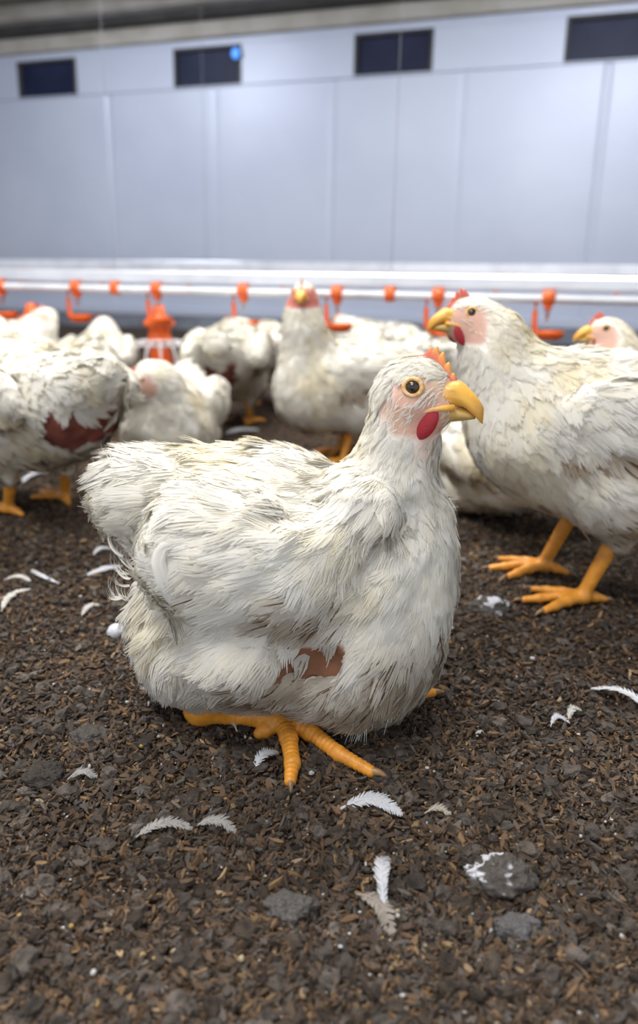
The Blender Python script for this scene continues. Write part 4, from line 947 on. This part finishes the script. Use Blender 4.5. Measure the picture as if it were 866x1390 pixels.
FE = [((462, 1103), (546, 1112), .0085, "clean white arched feather lying below the hen's toes", dict(bow=.16)),
      ((524, 1246), (528, 1170), .0065, 'white curled feather standing up from the litter nearest the viewer', dict(bow=.10, lift=.012)),
      ((484, 1214), (532, 1272), .0070, 'dull brownish feather pressed flat beside the upright curled one', dict(col=(.34, .30, .26))),
      ((890, 972), (802, 934), .0130, 'large ragged white feather cut by the frame edge', dict(bow=-.10, ragged=.6, lift=.010)),
      ((748, 980), (774, 976), .0035, 'tiny white curled feather near the large ragged one', dict(bow=.3)),
      ((772, 972), (790, 958), .0050, 'small pale tuft of feather just above the tiny curl', dict(col=PALE, ragged=.6)),
      ((346, 1056), (378, 1030), .0065, "white frayed feather beside the hen's front toe", dict(ragged=.7)),
      ((322, 1004), (319, 978), .0050, "small pale feather stuck by the hen's hock", dict(col=PALE, ragged=.5)),
      ((82, 794), (44, 775), .0065, 'bright white feather on bare litter behind the tail', dict(bow=.12)),
      ((2, 830), (42, 800), .0050, 'narrow pale feather slanting at the frame edge', dict(col=PALE)),
      ((112, 784), (166, 770), .0070, 'white feather pointing at the wispy rear of the hen', dict(bow=-.08)),
      ((126, 756), (152, 747), .0055, "short white feather under the hen's tail tip", dict()),
      ((30, 656), (66, 640), .0095, 'white feather blurred beneath the big raw-rumped chicken', dict()),
      ((110, 832), (138, 816), .0055, 'small greyish feather above the round ball of down', dict(col=PALE, ragged=.6)),
      ((182, 1136), (262, 1124), .0055, 'flattened grey feather half sunk in the litter, longer of two', dict(col=GREY, ragged=.6, z=.003)),
      ((266, 1122), (320, 1132), .0065, 'grey matted feather end lying next to the longer sunk one', dict(col=GREY, ragged=.7, z=.003)),
      ((92, 1062), (132, 1060), .0060, 'grey wisp of feather between dark clumps', dict(col=GREY, ragged=.8, z=.003)),
      ((5, 786), (42, 790), .0045, 'thin grey feather next to the bright one behind the tail', dict(col=PALE)),
      ((612, 700), (648, 692), .0100, "white feather just behind the hen's breast", dict()),
      ((306, 590), (352, 585), .0150, 'white feather on the litter between the orange legs of the rump-on chicken', dict()),
      ((740, 690), (776, 702), .0120, 'white fluffy feather below the belly of the tall chicken', dict()),
      ((576, 1108), (614, 1116), .0045, 'thin cream feather shaft to the side of the white arched feather', dict(col=(.5, .46, .38), ragged=.8))]
for i, (p0, p1, wd_, lab, kw) in enumerate(FE): shed_feather(p0, p1, wd_, lab, 100 + i, **kw)

LV3, LF3 = lump(5)
def clump(px, py, r_, label, seed, col=(.085, .075, .066), white=0.0, name='dung_clump', cat='clump', flat=.7, spread=(1.2, 1.0), rough=1.0):
    p = ground(px, py); h0 = float(fl_h(np.array([p[0]]), np.array([p[1]]))[0])
    V = LV3 * (1 + rough * (-.58 + .80 * fbm(LV3 * 1.8 + seed * 3.1, 3, seed) + .30 * fbm(LV3 * 7, 3, seed + 5) + .16 * fbm(LV3 * 22, 2, seed + 6)))[:, None] * r_ * np.array([spread[0], spread[1], flat])
    c = np.array(col) * (1 + rough * (-.75 + 1.5 * fbm(LV3 * 16, 3, seed + 9)))[:, None]
    wm = (sstep(.60, .66, fbm(LV3 * 2.6 + 5, 3, seed + 2)) * (LV3[:, 2] > -.1) * white)[:, None]; c = c * (1 - wm) + np.array([.62, .62, .66]) * wm
    o = mesh(name, V, LF3, M_CLUMP, None, c); o.location = (p[0], p[1], h0 + r_ * .25); tag(o, label, cat); 
    if name == 'dung_clump': o['group'] = 'clumps on the litter'
clump(682, 1196, .019, 'large round dark clump crusted with white droppings, nearest the viewer', 1, white=1.0)
clump(124, 998, .014, 'rounded grey clump on the litter below the round ball of down', 2)
clump(60, 1052, .015, 'dark crumbly clump beside the grey wisp of feather', 3, col=(.05, .042, .036))
clump(664, 828, .021, "dark clump topped with white bits in front of the tall chicken's toes", 4, white=.9)
clump(700, 1262, .012, 'smooth grey clump below the large one with droppings', 5, col=(.10, .095, .095))
clump(520, 1058, .009, "small dark clump right at the hen's longest claw", 6, col=(.05, .042, .038))
clump(396, 1232, .013, 'grey clump in the blurred litter nearest the frame bottom', 7, col=(.09, .082, .075))
clump(158, 856, .0105, 'round white ball of down lying behind the hen', 8, col=(.62, .63, .67), rough=.12, name='down_ball', cat='down', flat=.95, spread=(1.05, 1.0))
